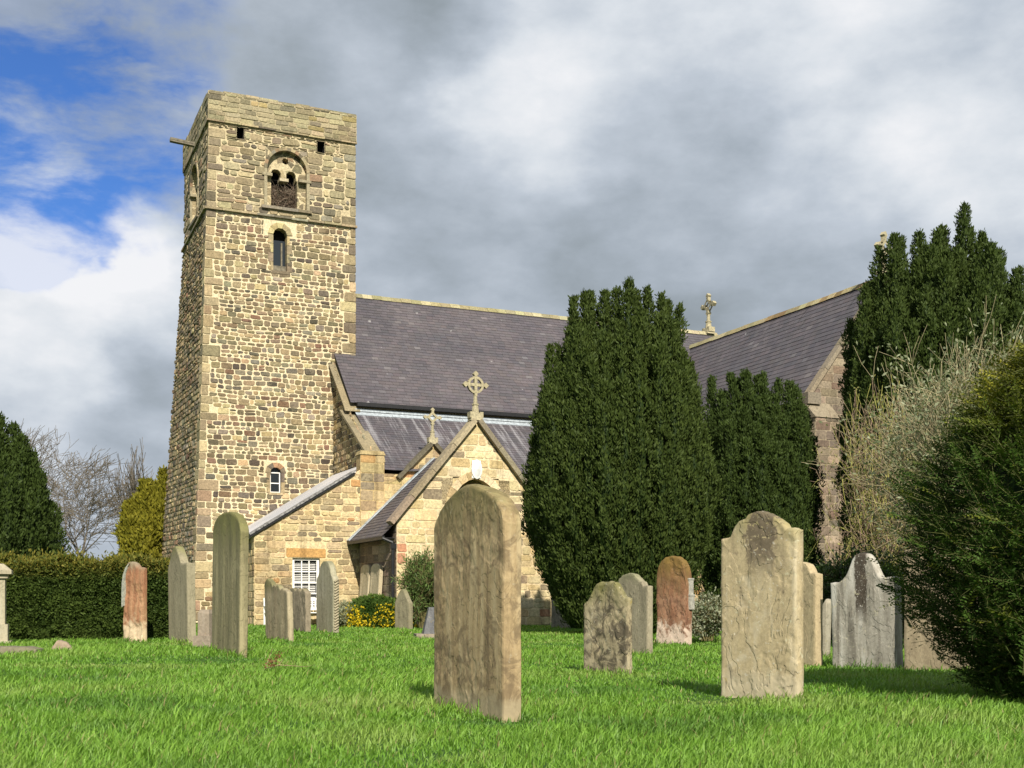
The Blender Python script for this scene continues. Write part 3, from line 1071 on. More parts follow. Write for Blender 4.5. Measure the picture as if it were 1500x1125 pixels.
# lean-to vestry
VU, VZ0, VZ1 = 1.1, 3.22, 6.0
ve = MB()
SASH = (2.44, 3.42, .62, 2.36)
top_u = lambda z: VU if z < VZ0 else VU + (z - VZ0) / (VZ1 - VZ0) * (UN0 - VU)
stone_wall(ve, lambda a, z: (a, -5.96, z), NS, 0, VZ1 - .05, top_u, UN0 + .1, (.15, .27), (.2, .58), PAL_V, (.60, .49, .29), .022, .03, .045, .016, [SASH],
           [(2.2, 3.66, 2.36, 2.72)], seed=51, wob=.025, pj=.1)
lay_stone(ve, lambda a, z: (a, -5.96, z), NS, [(2.22, 2.38), (3.64, 2.38), (3.64, 2.70), (2.22, 2.70)], rs, (.46, .27, .10), .02, .03, .03, .006)
stone_wall(ve, lambda a, z: (VU, -a, z), NWv, 0, VZ0, 0, 5.96, (.19, .29), (.26, .6), PAL_V, (.5, .38, .19), .02, .024, .035, .008, seed=52)
vo = ve.build('vestry_wall', M_ash, church)
pi = MB()
stone_wall(pi, lambda a, z: (a, -6.02, z), NS, 0, 6.12, 4.9, 5.8, (.24, .38), (.35, .6), PAL_V, (.5, .38, .19), .014, .02, .03, .006, seed=53, wob=.004)
pi.quad((5.8, -6.02, 0), (5.8, -5.8, 0), (5.8, -5.8, 6.12), (5.8, -6.02, 6.12), (.42, .3, .15))
pi.quad((4.9, -5.5, 0), (4.9, -6.02, 0), (4.9, -6.02, 6.12), (4.9, -5.5, 6.12), (.42, .3, .15))
pi.add([(4.86, -6.07, 6.12), (5.84, -6.07, 6.12), (5.84, -5.45, 6.12), (4.86, -5.45, 6.12), (4.92, -6.0, 6.27), (5.78, -6.0, 6.27), (5.78, -5.5, 6.27), (4.92, -5.5, 6.27)],
       [(0, 1, 5, 4), (1, 2, 6, 5), (2, 3, 7, 6), (3, 0, 4, 7), (4, 5, 6, 7), (3, 2, 1, 0)], (.34, .27, .14))
pi.build('pier', M_ash, church)
vr = MB()
vs0, vs1 = Vector((VU - .15, 0, VZ0 - .12)), Vector((UN0 - .02, 0, VZ1 + .0))
sl_ = (vs1 - vs0).normalized()
up = Vector((-sl_.z, 0, sl_.x))
vr.bar((vs0.x, -2.75, vs0.z - .12), (vs1.x, -2.75, vs1.z - .12), (0, 5.4, 0), tuple(up * .10))
vo2 = vr.build('vestry_roof', M_slate, church)
vl = MB()
for k in range(6):
    p0 = vs0.lerp(vs1, .82 * k / 6) + up * .03
    p1 = vs0.lerp(vs1, .82 * (k + .99) / 6) + up * .03
    vl.bar((p0.x, -5.78, p0.z), (p1.x, -5.78, p1.z), (0, .62, 0), tuple(up * (.05 + .006 * (k % 2))))
vl.build('lead_verge', plain('weathered_lead', (.20, .195, .19), .6, 0, .7), vo2)
vb = MB()
vb.bar((vs0.x, -6.03, vs0.z - .05), (vs0.lerp(vs1, .81).x, -6.03, vs0.lerp(vs1, .81).z - .05), (0, .06, 0), tuple(up * .075))
vb.build('underside_shade_strip', M_black, vo2)  # black strip below the lead; the verge's shaded underside painted in

# sash window
swb = MB()
x0, x1, z0, z1 = SASH
yv = -5.87
swb.box(x0, x0 + .09, yv, yv + .09, z0, z1)
swb.box(x1 - .09, x1, yv, yv + .09, z0, z1)
swb.box(x0 + .09, x1 - .09, yv, yv + .09, z1 - .08, z1)
swb.box(x0 + .09, x1 - .09, yv, yv + .09, z0, z0 + .09)
swb.box(x0 - .08, x1 + .08, yv - .12, yv - .002, z0 - .08, z0 + .02)
wo = swb.build('sash_window', M_white, church)
gb = MB()
for k in (1, 2):
    xx = x0 + .09 + (x1 - x0 - .18) * k / 3
    gb.box(xx - .018, xx + .018, yv + .02, yv + .07, z0 + .09, z1 - .08)
for k in range(1, 4):
    zz = z0 + .09 + (z1 - z0 - .17) * k / 4
    hw = .03 if k == 2 else .018
    gb.box(x0 + .09, x1 - .09, yv + .025, yv + .075, zz - hw, zz + hw)
gb.build('glazing_bars', M_white, wo)
gl = MB()
gl.box(x0 + .05, x1 - .05, yv + .2, yv + .22, z0, z1)
gl.build('pane', M_glass, wo)
bl = MB()
zz = z0 + .1
while zz < z1 - .1:
    bl.bar((x0 + .1, yv + .14, zz), (x1 - .1, yv + .14, zz), (0, .045, .02), (0, 0, .006))
    zz += .062
bl.build('blind', M_white, wo)

# ---- porch
PU, PV, PA, PH = 7.69, -10.17, 7.05, 2.86
PS = (PA - 3.6) / PH
pw_ = MB()
DOOR = (6.85, 8.53, 0, 5.0)
gl_ = lambda z: PU - PH + .05 if z < 3.5 else PU - PH + .05 + (z - 3.5) / PS
gr_ = lambda z: PU + PH - .05 if z < 3.5 else PU + PH - .05 - (z - 3.5) / PS
stone_wall(pw_, lambda a, z: (a, PV, z), NS, 0, PA - .22, gl_, gr_, (.20, .40), (.24, .68), PAL_G, (.64, .53, .34), .016, .034, .05, .018, [DOOR],
           [(6.5, 8.9, 4.1, 4.95)], seed=61, wob=.02, pj=.10, sub=.25)
# pointed door arch
nst = 10
rn2 = random.Random(3)
for sx in (-1, 1):
    for k in range(5):
        def ap(t, r):
            # two-centred arch: centres beyond the middle
            cxp = PU - sx * .15
            th = t * math.acos(.15 / (.84 + .15))
            return (cxp + sx * (r + .15) * math.cos(th), (r + .15) * math.sin(th) + 4.0)
        t0, t1 = k / 5, (k + .97) / 5
        ps = [ap(t0, .84), ap(t0, 1.1), ap(t1, 1.1), ap(t1, .84)]
        if sx < 0:
            ps = ps[::-1]
        fr = [(x, PV - .03, z) for x, z in ps]
        bkk = [(x, PV + .4, z) for x, z in ps]
        pw_.add(fr + bkk, [(0, 1, 2, 3), (0, 4, 5, 1), (1, 5, 6, 2), (2, 6, 7, 3), (3, 7, 4, 0)], pick(PAL_G, rn2))
for sx in (-1, 1):
    for k in range(8):
        t0, t1 = k / 8, (k + 1) / 8
        a0, a1 = ap.__call__ if False else None, None
        def ap2(t):
            cxp = PU - sx * .15
            th = t * math.acos(.15 / .99)
            return (cxp + sx * .99 * math.cos(th), .99 * math.sin(th) + 4.0)
        (xa, za), (xb, zb) = ap2(t0), ap2(t1)
        pw_.quad((xa, PV, za), (PU + sx * 1.25, PV, max(za, 4.08)), (PU + sx * (1.25 - (1.25 if k == 7 else 0)), PV, 5.0 if k == 7 else max(zb, 4.08)), (xb, PV, zb), (.5, .4, .22))
# side walls and the rear gable with its parapet
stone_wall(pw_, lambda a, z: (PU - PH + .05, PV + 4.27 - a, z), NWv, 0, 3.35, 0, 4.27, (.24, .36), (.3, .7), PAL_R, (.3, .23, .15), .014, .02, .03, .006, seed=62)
pw_.quad((PU + PH - .05, PV, 0), (PU + PH - .05, PV + 4.27, 0), (PU + PH - .05, PV + 4.27, 3.5), (PU + PH - .05, PV, 3.5), (.5, .4, .22))
RGA, RGH = 6.72, 1.15
stone_wall(pw_, lambda a, z: (a, -5.93, z), NS, 3.0, RGA - .05, lambda z: PU - 2.8 if z < 5.3 else PU - 1.25 + (z - 5.3) * (1.25 / 1.4), lambda z: PU + 2.8 if z < 5.3 else PU + 1.25 - (z - 5.3) * (1.25 / 1.4),
           (.22, .32), (.3, .65), PAL_V + [(6, (.50, .385, .20))], (.56, .45, .26), .014, .022, .03, .006, seed=63, wob=.006)
# back of the front gable (seen above the roof)
pw_.add([(PU - PH + .05, PV + .35, 3.3), (PU, PV + .35, PA - .2), (PU + PH - .05, PV + .35, 3.3)], [(0, 1, 2)], (.4, .3, .17))
pw_.box(PU - .8, PU + .8, PV + 2.5, PV + 2.55, 0, 5.2, (.02, .017, .015))  # near-black sheet in the doorway, painted for the shade inside the porch
pw_.build('porch_wall', M_ash, church)
pc = MB()
pcw = MB()
for sx in (-1, 1):
    for k in range(4):
        a0 = Vector((PU + sx * .02, PV + .05, PA - .18)).lerp(Vector((PU + sx * (PH + .12), PV + .05, 3.33)), k / 4)
        a1 = Vector((PU + sx * .02, PV + .05, PA - .18)).lerp(Vector((PU + sx * (PH + .12), PV + .05, 3.33)), (k + .985) / 4)
        nrm = Vector((sx * PS, 0, 1)).normalized()
        pc.bar(a0, a1, (0, .5, 0), tuple(nrm * .17), pick([(2, (.24, .2, .14)), (1, (.30, .25, .17)), (1, (.17, .15, .11))], rn2))
    a0, a1 = Vector((PU + sx * .02, -5.93, RGA - .12)), Vector((PU + sx * 1.32, -5.93, 5.28))
    nrm = Vector((sx * 1.12, 0, 1)).normalized()
    pcw.bar(a0, a1, (0, .36, 0), tuple(nrm * .14), (.15, .135, .10))
pc.build('porch_coping', M_trim, church)
pcw.build('rear_coping', M_trim, church)
pr_ = MB()
PR = 6.08
for sx in (-1, 1):
    dn = Vector((sx * (PH + .38), 0, 2.98 - PR))
    nrm = Vector((-dn.z * sx, 0, dn.x * sx)).normalized()
    nrm = nrm if nrm.z > 0 else -nrm
    if sx < 0:
        slates(pr_, (PU, PV + 4.2, PR), (0, -1, 0), dn, nrm, 4.05, dn.length, .26, .17, rs, PAL_S)
    else:
        pr_.quad((PU, PV + .2, PR), (PU + dn.x, PV + .2, PR + dn.z), (PU + dn.x, PV + 4.2, PR + dn.z), (PU, PV + 4.2, PR), (.07, .06, .07))
pro = pr_.build('porch_roof', M_slate, church)
fl = MB()
dn = Vector((-(PH + .4), 0, 2.96 - PR))
nrm = Vector((dn.z, 0, -dn.x)).normalized()
nrm = nrm if nrm.z > 0 else -nrm
for k in range(5):
    a0 = Vector((PU, PV + 4.06, PR)) + dn * (k / 5) + nrm * .03
    a1 = Vector((PU, PV + 4.06, PR)) + dn * ((k + .99) / 5) + nrm * .03
    fl.bar(a0, a1, (0, .32, 0), tuple(nrm * (.03 + .008 * (k % 2))))
fl.build('lead_flashing', M_lead, pro)
ev = MB()
ev.box(PU - PH - .42, PU - PH - .33, PV + .1, PV + 4.2, 2.86, 2.98)
ev.box(PU - PH - .33, PU - PH + .04, PV + .15, PV + 4.2, 2.9, 2.93)
ev.build('gutter', M_black, pro)
dp = MB()
dp.tube((PU - PH - .08, PV - .02, .0), (PU - PH - .08, PV - .02, 2.75), .06, .06, 10)
dp.tube((PU - PH - .08, PV - .02, 2.75), (PU - PH - .38, PV + .15, 2.9), .06, .06, 10)
dp.box(PU - PH - .18, PU - PH + .02, PV - .1, PV + .06, 2.55, 2.72)
dp.build('downpipe', M_black, church)
dp = MB()
dp.tube((PU + PH + .06, PV - .02, .0), (PU + PH + .06, PV - .02, 3.1), .05, .05, 10)
for zz in (.6, 1.8, 2.9):
    dp.tube((PU + PH + .06, PV - .02, zz), (PU + PH + .06, PV - .02, zz + .06), .065, .065, 10)
dp.build('downpipe', M_black, church)

# leaded aisle window to the right of the porch
lw = MB()
x0, x1, z0, z1 = AWIN
for (a0, a1, b0, b1) in ((x0 - .02, x0 + .14, z0, z1), (x1 - .14, x1 + .02, z0, z1), (x0 + .14, x1 - .14, z0, z0 + .1), (x0 + .14, x1 - .14, z1 - .16, z1)):
    lw.box(a0, a1, -5.94, -5.6, b0, b1, (.45, .36, .2))
lwo = lw.build('leaded_window', M_trim, church)
g = MB()
g.box(x0 + .1, x1 - .1, -5.68, -5.66, z0, z1)
g.build('pane', M_glass, lwo)
g = MB()
n = 7
for k in range(-14, 15):
    for s in (1, -1):
        xa, za = x0 + .14, z0 + .1 + k * .16
        xb, zb = x1 - .14, za + s * (x1 - x0 - .28) * 1.3
        za_, zb_ = za, zb
        if max(za, zb) < z0 + .1 or min(za, zb) > z1 - .16:
            continue
        def cl_(xp, zp):
            lo_z, hi_z = z0 + .1, z1 - .16
            tt = (min(max(zp, lo_z), hi_z) - za) / (zb - za)
            return (xa + (xb - xa) * tt, -5.70, za + (zb - za) * tt)
        g.tube(cl_(xa, za), cl_(xb, zb), .012, .012, 4, (.4, .4, .4))
g.build('lead_lattice', plain('lead_came', (.42, .43, .42), .5), lwo)

# ---- south transept
TU, TVS, TVN, TA, THW, TE = 24.2, -11.4, 2.6, 13.3, 3.5, 8.7
tr = MB()
for sx in (-1, 1):
    dn = Vector((sx * (THW + .3), 0, TE - .35 - TA))
    nrm = Vector((-dn.z * sx, 0, dn.x * sx)).normalized()
    nrm = nrm if nrm.z > 0 else -nrm
    if sx < 0:
        slates(tr, (TU, TVN, TA), (0, -1, 0), dn, nrm, TVN - TVS - .1, dn.length, .36, .26, rs, PAL_S)
    else:
        tr.quad((TU, TVS, TA), (TU + dn.x, TVS, TA + dn.z), (TU + dn.x, TVN, TA + dn.z), (TU, TVN, TA), (.07, .06, .07))
tr.build('transept_roof', M_slate3, church)
rg = MB()
a = TVS + .1
while a < TVN - .1:
    b = a + rs.uniform(.42, .5)
    z = TA + rs.uniform(-.01, .01)
    rg.add([(TU - .2, a, z - .15), (TU - .2, b - .01, z - .15), (TU, b - .01, z + .09), (TU, a, z + .09), (TU + .2, a, z - .15), (TU + .2, b - .01, z - .15)],
           [(0, 3, 2, 1), (3, 4, 5, 2), (0, 4, 3), (1, 2, 5)], pick([(3, (.30, .26, .14)), (2, (.33, .29, .17)), (1, (.24, .17, .08))], rs))
    a = b
rg.build('ridge_tiles', M_trim, church)
tw_ = MB()
ts = (TA - TE) / THW
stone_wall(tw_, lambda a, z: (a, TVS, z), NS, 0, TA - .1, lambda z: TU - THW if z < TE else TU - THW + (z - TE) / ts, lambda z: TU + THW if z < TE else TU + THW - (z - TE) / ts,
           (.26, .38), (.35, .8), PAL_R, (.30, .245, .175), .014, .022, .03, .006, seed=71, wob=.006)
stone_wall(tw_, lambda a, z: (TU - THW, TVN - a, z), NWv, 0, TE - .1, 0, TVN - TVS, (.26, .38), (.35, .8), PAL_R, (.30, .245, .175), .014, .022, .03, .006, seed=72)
tw_.build('transept_wall', M_red, church)
tc = MB()
for sx in (-1, 1):
    for k in range(5):
        A, B = Vector((TU + sx * .02, TVS - .02, TA - .05)), Vector((TU + sx * (THW + .12), TVS - .02, TE - .2))
        nrm = Vector((sx * ts, 0, 1)).normalized()
        tc.bar(A.lerp(B, k / 5), A.lerp(B, (k + .985) / 5), (0, .34, 0), tuple(nrm * .15), pick([(2, (.22, .185, .13)), (1, (.17, .145, .105))], rs))
tc.box(TU - THW - .35, TU - THW + .25, TVS - .24, TVS + .2, TE - .55, TE - .12, (.2, .17, .13))
tc.build('transept_coping', M_trim, church)
# stepped buttress at its corner
bt = MB()
b0, b1, bp = TU - THW - .3, TU - THW + .75, TVS - .62
stone_wall(bt, lambda a, z: (a, bp, z), NS, 0, 7.6, b0, b1, (.26, .36), (.32, .62), PAL_R, (.30, .245, .175), .014, .022, .03, .006, seed=73, wob=.004)
stone_wall(bt, lambda a, z: (b0, TVS - a, z), NWv, 0, 7.6, 0, .62, (.26, .36), (.3, .6), PAL_R, (.30, .245, .175), .014, .022, .03, .006, seed=74, wob=.004)
bt.quad((b1, bp, 0), (b1, TVS, 0), (b1, TVS, 7.6), (b1, bp, 7.6), (.2, .15, .1))
bt.add([(b0 - .05, bp - .06, 7.6), (b1 + .05, bp - .06, 7.6), (b1 + .05, TVS, 8.25), (b0 - .05, TVS, 8.25), (b0 - .05, TVS, 7.6), (b1 + .05, TVS, 7.6)],
       [(0, 1, 2, 3), (0, 3, 4), (1, 5, 2), (0, 4, 5, 1)], (.25, .21, .15))
bt.box(b1, b1 + .45, bp - .1, TVS, 0, 3.0, (.24, .18, .12))
bt.box(b1 + .002, b1 + .25, bp + .05, TVS, 3.0, 4.4, (.22, .17, .12))
bt.build('buttress', M_red, church)

# ---- gable crosses
def cross(u, v, z, s, ring, base_h, rotz=0, label=None):
    mb = MB()
    c = (.36, .32, .21)
    d = .07 * s
    mb.add([(-.26 * s, -.2 * s, 0), (.26 * s, -.2 * s, 0), (.26 * s, .2 * s, 0), (-.26 * s, .2 * s, 0), (-.15 * s, -.15 * s, base_h * .3), (.15 * s, -.15 * s, base_h * .3), (.15 * s, .15 * s, base_h * .3), (-.15 * s, .15 * s, base_h * .3)],
           [(0, 1, 5, 4), (1, 2, 6, 5), (2, 3, 7, 6), (3, 0, 4, 7), (4, 5, 6, 7)], c)
    for sx in (-1, 1):
        mb.box(sx * .2 * s - .07 * s, sx * .2 * s + .07 * s, -.16 * s, .16 * s, base_h * .1, base_h * .34, c)
    mb.tube((0, 0, base_h * .28), (0, 0, base_h * .62), .15 * s, .11 * s, 8, c)
    mb.tube((0, 0, base_h * .62), (0, 0, base_h * .67), .14 * s, .14 * s, 8, c)
    mb.tube((0, 0, base_h * .67), (0, 0, base_h), .085 * s, .07 * s, 8, c)
    zc = base_h + .4 * s
    if ring:
        mb.box(-.055 * s, .055 * s, -d, d, base_h - .02, zc + .40 * s, c)
        mb.box(-.40 * s, .40 * s, -d * .98, d * .98, zc - .055 * s, zc + .055 * s, c)
    else:
        for q0, q1 in ((base_h - .02, zc - .2 * s), (zc + .2 * s, zc + .40 * s)):
            mb.box(-.065 * s, .065 * s, -d, d, q0, q1, c)
        for sx in (-1, 1):
            mb.box(min(sx * .2, sx * .4) * s, max(sx * .2, sx * .4) * s, -d * .98, d * .98, zc - .065 * s, zc + .065 * s, c)
    for (x, zz) in ((0, .42), (.42, 0), (-.42, 0), (0, -.34)):
        if zz == -.34 and ring:
            continue
        X, Z = x * s, zc + zz * s
        e = .115 * s
        q = [(X, -d * 1.1, Z - e), (X + e, -d * 1.1, Z), (X, -d * 1.1, Z + e), (X - e, -d * 1.1, Z)]
        k2 = [(a, d * 1.1, b) for a, _, b in q]
        mb.add(q + k2, [(0, 1, 2, 3), (7, 6, 5, 4), (0, 4, 5, 1), (1, 5, 6, 2), (2, 6, 7, 3), (3, 7, 4, 0)], c)
    n = 28 if ring else 4
    r0, r1 = (.24 * s, .33 * s) if ring else (.17 * s, .32 * s)
    for k in range(n):
        t0, t1 = 2 * math.pi * k / n, 2 * math.pi * (k + 1) / n
        ps = [(r0, t0), (r1, t0), (r1, t1), (r0, t1)]
        q = [(r * math.cos(t), -d * .9, zc + r * math.sin(t)) for r, t in ps]
        k2 = [(a, d * .9, b) for a, _, b in q]
        mb.add(q + k2, [(0, 1, 2, 3), (7, 6, 5, 4), (0, 4, 5, 1), (2, 6, 7, 3)], c)
    o = mb.build('gable_cross', M_trim, church)
    o.location = (u, v, z)
    o.rotation_euler = (0, 0, rotz)
    if label:
        o['label'] = label
    return o


cross(PU, PV + .05, PA - .12, .88, True, .86, 0, 'ringed stone cross on the porch gable')
cross(PU, -5.93, RGA - .08, .68, False, .72, 0, 'small lozenge cross on the gable behind the porch')
cross(25.9, RV, RZ - .05, 1.15, False, 1.0, math.pi / 2, 'stubby stone cross at the far end of the nave ridge')
cross(TU, TVS + .1, TA + .1, 1.2, False, .55, .4, 'cross on the transept gable half sunk in the yew')

# wall lamp over the porch door
lp = MB()
lz = 5.28
lp.box(PU - .16, PU + .16, PV - .05, PV + .0, lz - .3, lz + .3)
for k in range(12):
    t0, t1 = 2 * math.pi * k / 12, 2 * math.pi * (k + 1) / 12
    f = [(PU + .19 * math.cos(t), PV - .10, lz + .33 * math.sin(t)) for t in (t0, t1)]
    b = [(PU + .19 * math.cos(t), PV - .01, lz + .33 * math.sin(t)) for t in (t0, t1)]
    i_ = [(PU + .13 * math.cos(t), PV - .12, lz + .26 * math.sin(t)) for t in (t0, t1)]
    lp.quad(b[0], b[1], f[1], f[0])
    lp.quad(f[0], f[1], i_[1], i_[0])
lpo = lp.build('wall_lamp', M_white)
gl = MB()
for k in range(12):
    t0, t1 = 2 * math.pi * k / 12, 2 * math.pi * (k + 1) / 12
    gl.add([(PU, PV - .17, lz), (PU + .13 * math.cos(t0), PV - .115, lz + .26 * math.sin(t0)), (PU + .13 * math.cos(t1), PV - .115, lz + .26 * math.sin(t1))], [(0, 1, 2)])
gl.build('lens', plain('frosted_glass', (.62, .62, .6), .25, 0, .1), lpo)
lpo.location = (OX, OY, 0)
lpo.rotation_euler = (0, 0, TH)
tag(lpo, 'white oval bulkhead lamp on the porch gable above the door arch', 'lamp')

# ------------------------------------------------------------------ headstones
def interp(prof, x):
    for (x0, d0), (x1, d1) in zip(prof[:-1], prof[1:]):
        if x <= x1:
            t = (x - x0) / (x1 - x0 + 1e-9)
            return d0 + (d1 - d0) * t
    return prof[-1][1]


def stone_mesh(w, t, h, prof, seed, nx, nz, erode, flake, rough, panel=None, ribs=0.0):
    """a slab standing on z=0 (sunk .15): front at -t/2, profile cut along the top, faces worn in relief"""
    ny = 4
    sd = seed * 7.31
    N3 = mnoise.noise
    V, Fc = [], []
    tops = []
    for i in range(nx + 1):
        x = -1 + 2 * i / nx
        tops.append(h - interp(prof, x) + rough * N3((x * 7, sd, 1.1)) + rough * .6 * N3((x * 19, sd, 4.1)))

    def pos(i, j, side):
        x = -1 + 2 * i / nx
        z = -.15 + (tops[i] + .15) * (j / nz)
        X = x * w / 2
        y = side * t / 2
        # worn edges
        ed = min((1 - abs(x)) * w / 2, tops[i] - z)
        rd = max(0, 1 - ed / .022)
        d = .009 * rd * rd
        n = N3((X * 3.2, z * 2.6, sd + side)) * .6 + N3((X * 9, z * 7, sd + side)) * .3 + N3((X * 24, z * 20, sd + side)) * .14
        d += .45 * erode * (n + .25)
        if flake and side < 0:
            f = N3((X * 3.4 + z * 1.1 + .5 * N3((X * 9, z * 9, sd)), z * 2.1, sd + 9)) + .35 * N3((X * 12, z * 9, sd + 5)) + .15 * N3((X * 30, z * 24, sd + 5))
            for lv in (.05, .3, .5):
                k = (f - lv) / .02
                d += flake * max(0, min(1, k)) * .6
        if ribs and side < 0:
            d += ribs * .5 * (1 + math.sin(x * 11 + 1.2 * N3((z * 1.2, sd, 0))))
        if panel and side < 0 and panel(x, z):
            d += .02
        X *= 1 - .006 * rd
        X += .006 * N3((z * 2.2, sd, 2.0)) + (.006 * N3((z * 6, sd + x, 8.0)) if abs(x) > .97 else 0)
        return (X, y - side * d, z)

    def grid(fn, na, nb, flip):
        b = len(V)
        for a in range(na + 1):
            for c in range(nb + 1):
                V.append(fn(a, c))
        for a in range(na):
            for c in range(nb):
                f = (b + a * (nb + 1) + c, b + (a + 1) * (nb + 1) + c, b + (a + 1) * (nb + 1) + c + 1, b + a * (nb + 1) + c + 1)
                Fc.append(f[::-1] if flip else f)
    grid(lambda i, j: pos(i, j, -1), nx, nz, False)
    grid(lambda i, j: pos(i, j, 1), nx, nz, True)

    def lerp_edge(i, j, k):
        a, b = pos(i, j, -1), pos(i, j, 1)
        q = k / ny
        bul = .008 * math.sin(math.pi * q) + .006 * N3((q * 4, j * .05, sd + i))
        x, y, z = (a[0] + (b[0] - a[0]) * q, a[1] + (b[1] - a[1]) * q, a[2] + (b[2] - a[2]) * q)
        return x, y, z, bul
    def sideL(j, k):
        x, y, z, b = lerp_edge(0, j, k)
        return (x - b * (0 < k < ny and j < nz), y, z)
    def sideR(j, k):
        x, y, z, b = lerp_edge(nx, j, k)
        return (x + b * (0 < k < ny and j < nz), y, z)
    def topf(i, k):
        x, y, z, b = lerp_edge(i, nz, k)
        return (x, y, z + b * (0 < k < ny and 0 < i < nx))
    grid(sideL, nz, ny, False)
    grid(sideR, nz, ny, True)
    grid(topf, nx, ny, True)
    me = bpy.data.meshes.new('headstone')
    me.from_pydata(V, [], Fc)
    me.polygons.foreach_set('use_smooth', [True] * len(Fc))
    me.update()
    return me


GR = 'headstones standing in the churchyard grass'


def headstone(pxL, pxC, pxR, yC, yT, phi, prof, mt, label, seed, lean=(0, 0), res=.03, erode=.012, flake=0.0, rough=.008, ribs=0.0, panel=None, group=GR):
    ph = math.radians(phi)
    YC = YG(yC)
    kL, kC, kR = [(p - CX) / F for p in (pxL, pxC, pxR)]
    XC = kC * YC
    w = (XC - kL * YC) / (math.cos(ph) + kL * math.sin(ph))
    t = (kR * YC - XC) / (math.sin(ph) - kR * math.cos(ph))
    d, e = Vector((math.cos(ph), -math.sin(ph), 0)), Vector((math.sin(ph), math.cos(ph), 0))
    c = Vector((XC, YC, 0)) - d * (w / 2) + e * (t / 2)
    h = H + (HZ - yT) / F * c.y
    me = stone_mesh(w, t, h, prof, seed, max(10, int(w / res)), max(16, int(h / res)), erode, flake, rough, panel, ribs)
    o = link('headstone', me, mt)
    o.location = (c.x, c.y, gz(c.x, c.y) + .0)
    o.rotation_euler = (math.radians(lean[0]), math.radians(lean[1]), -ph)
    tag(o, label, 'headstone', group)
    o['dims'] = f'{w:.2f} x {t:.2f} x {h:.2f}'
    del o['dims']
    FEET.append((c, w, t, ph))
    print('STONE %.2f w %.2f t %.2f h at %.1f %.1f  %s' % (w, t, h, c.x, c.y, label))
    return o, w, t, h, c


BUFF, BDK, BLT, ALG = (.300, .240, .145), (.150, .118, .075), (.44, .37, .24), (.165, .165, .050)
P_ogee = [(-1, .32), (-.93, .24), (-.8, .165), (-.6, .10), (-.3, .035), (0, 0), (.3, .035), (.6, .09), (.8, .155), (.93, .23), (1, .32)]
o, *_ = headstone(634, 737, 765, 1055, 707, 63, P_ogee, grave_mat('buff_sandstone', (.34, .25, .135), (.115, .082, .048), (.48, .38, .225), (.17, .16, .05), 1.85, .6, .62, .8, .12, ((.36, .30, .19), .22, .3, .7), 1.0, .46, None, .45, .22),
                  'tall broad buff headstone with a gently pointed head, standing nearest, alone in the open grass', 1, (0, 0), .011, .002, .005, .003)
P_sh = [(-1, .22), (-.82, .22), (-.72, .20), (-.62, .13), (-.5, .075), (-.36, .06), (-.2, .01), (0, 0), (.2, .01), (.4, .05), (.55, .085), (.66, .12), (.72, .16), (.78, .165), (1, .165)]
headstone(1055, 1166, 1178, 1029, 750, 46, P_sh, grave_mat('flaking_sandstone', (.41, .335, .20), (.165, .13, .085), (.56, .50, .37), (.27, .245, .075), 1.66, .42, .62, .45, .4, ((.45, .39, .27), .28, .3, .7), 2.0, .54, (.05, .15, 1.05, .42, (.12, .095, .065)), .6, .55),
          'large pale flaking headstone with a raised rounded centre, square shoulders and a dark stained face', 2, (0, 0), .012, .003, .007, .010)
headstone(854, 918, 927, 986, 850, 50, [(-1, .27), (-.8, .22), (-.62, .12), (-.5, .05), (-.35, .01), (.2, 0), (.42, .0), (.58, .07), (.75, .15), (.85, .19), (1, .19)],
          grave_mat('blotched_stone', (.33, .275, .17), (.075, .062, .042), (.44, .385, .26), (.22, .21, .07), 1.1, .4, .92, .35, .25, None, 3.0, .43, None, 1.0),
          'short broad headstone blotched dark and buff with a frost-eaten top edge', 3, (0, 0), .018, .012, .012, .02)
headstone(905, 948, 957, 957, 838, 56, [(-1, .10), (-.7, .03), (-.3, 0), (.0, .015), (.3, .08), (.5, .14), (.62, .15), (.68, .21), (1, .21)],
          grave_mat('grey_sandstone', (.27, .235, .16), (.14, .12, .085), (.36, .32, .23), (.24, .24, .13), 1.32, .2, .25, .5, .1, None, 4.0, .5),
          'plain grey headstone standing just behind the short blotched one', 4, (0, 0), .022, .006, 0, .012)
# red round-headed stone with the pale border that is breaking away from it
red1 = grave_mat('red_sandstone', (.235, .115, .065), (.105, .052, .035), (.34, .21, .13), (.20, .135, .030), 1.66, .75, .5, .5, .12, ((.62, .50, .40), .46, 1.3, .8), 5.0, .47, None, 1.0)
o, w, t, h, c = headstone(961, 1004, 1014, 943, 812, 42, [(-1, .52), (-.96, .34), (-.85, .2), (-.65, .09), (-.35, .02), (0, 0), (.35, .02), (.65, .09), (.85, .2), (.96, .34), (1, .52)], red1,
          'round-headed red and ochre headstone with a white crust near its foot', 5, (0, 0), .022, .014, .014, .008)
for sx in (-1, 1):
    bd = MB()
    for (z0_, z1_, ex) in ((.72, 1.02, .05), (1.02, 1.34, .025)) if sx > 0 else ((.62, .98, .04), (.98, 1.26, .02)):
        bd.box(sx * w / 2 - (.03 if sx > 0 else ex), sx * w / 2 + (ex if sx > 0 else .03), -.02, t / 2 + .01, z0_, z1_ - .01, (.36, .35, .31))
        bd.box(sx * w / 2 - (.03 if sx > 0 else ex + .008), sx * w / 2 + (ex + .008 if sx > 0 else .03), -.03, t / 2 + .02, z1_ - .03, z1_, (.42, .41, .37))
    bd.build('border', M_trim, o)
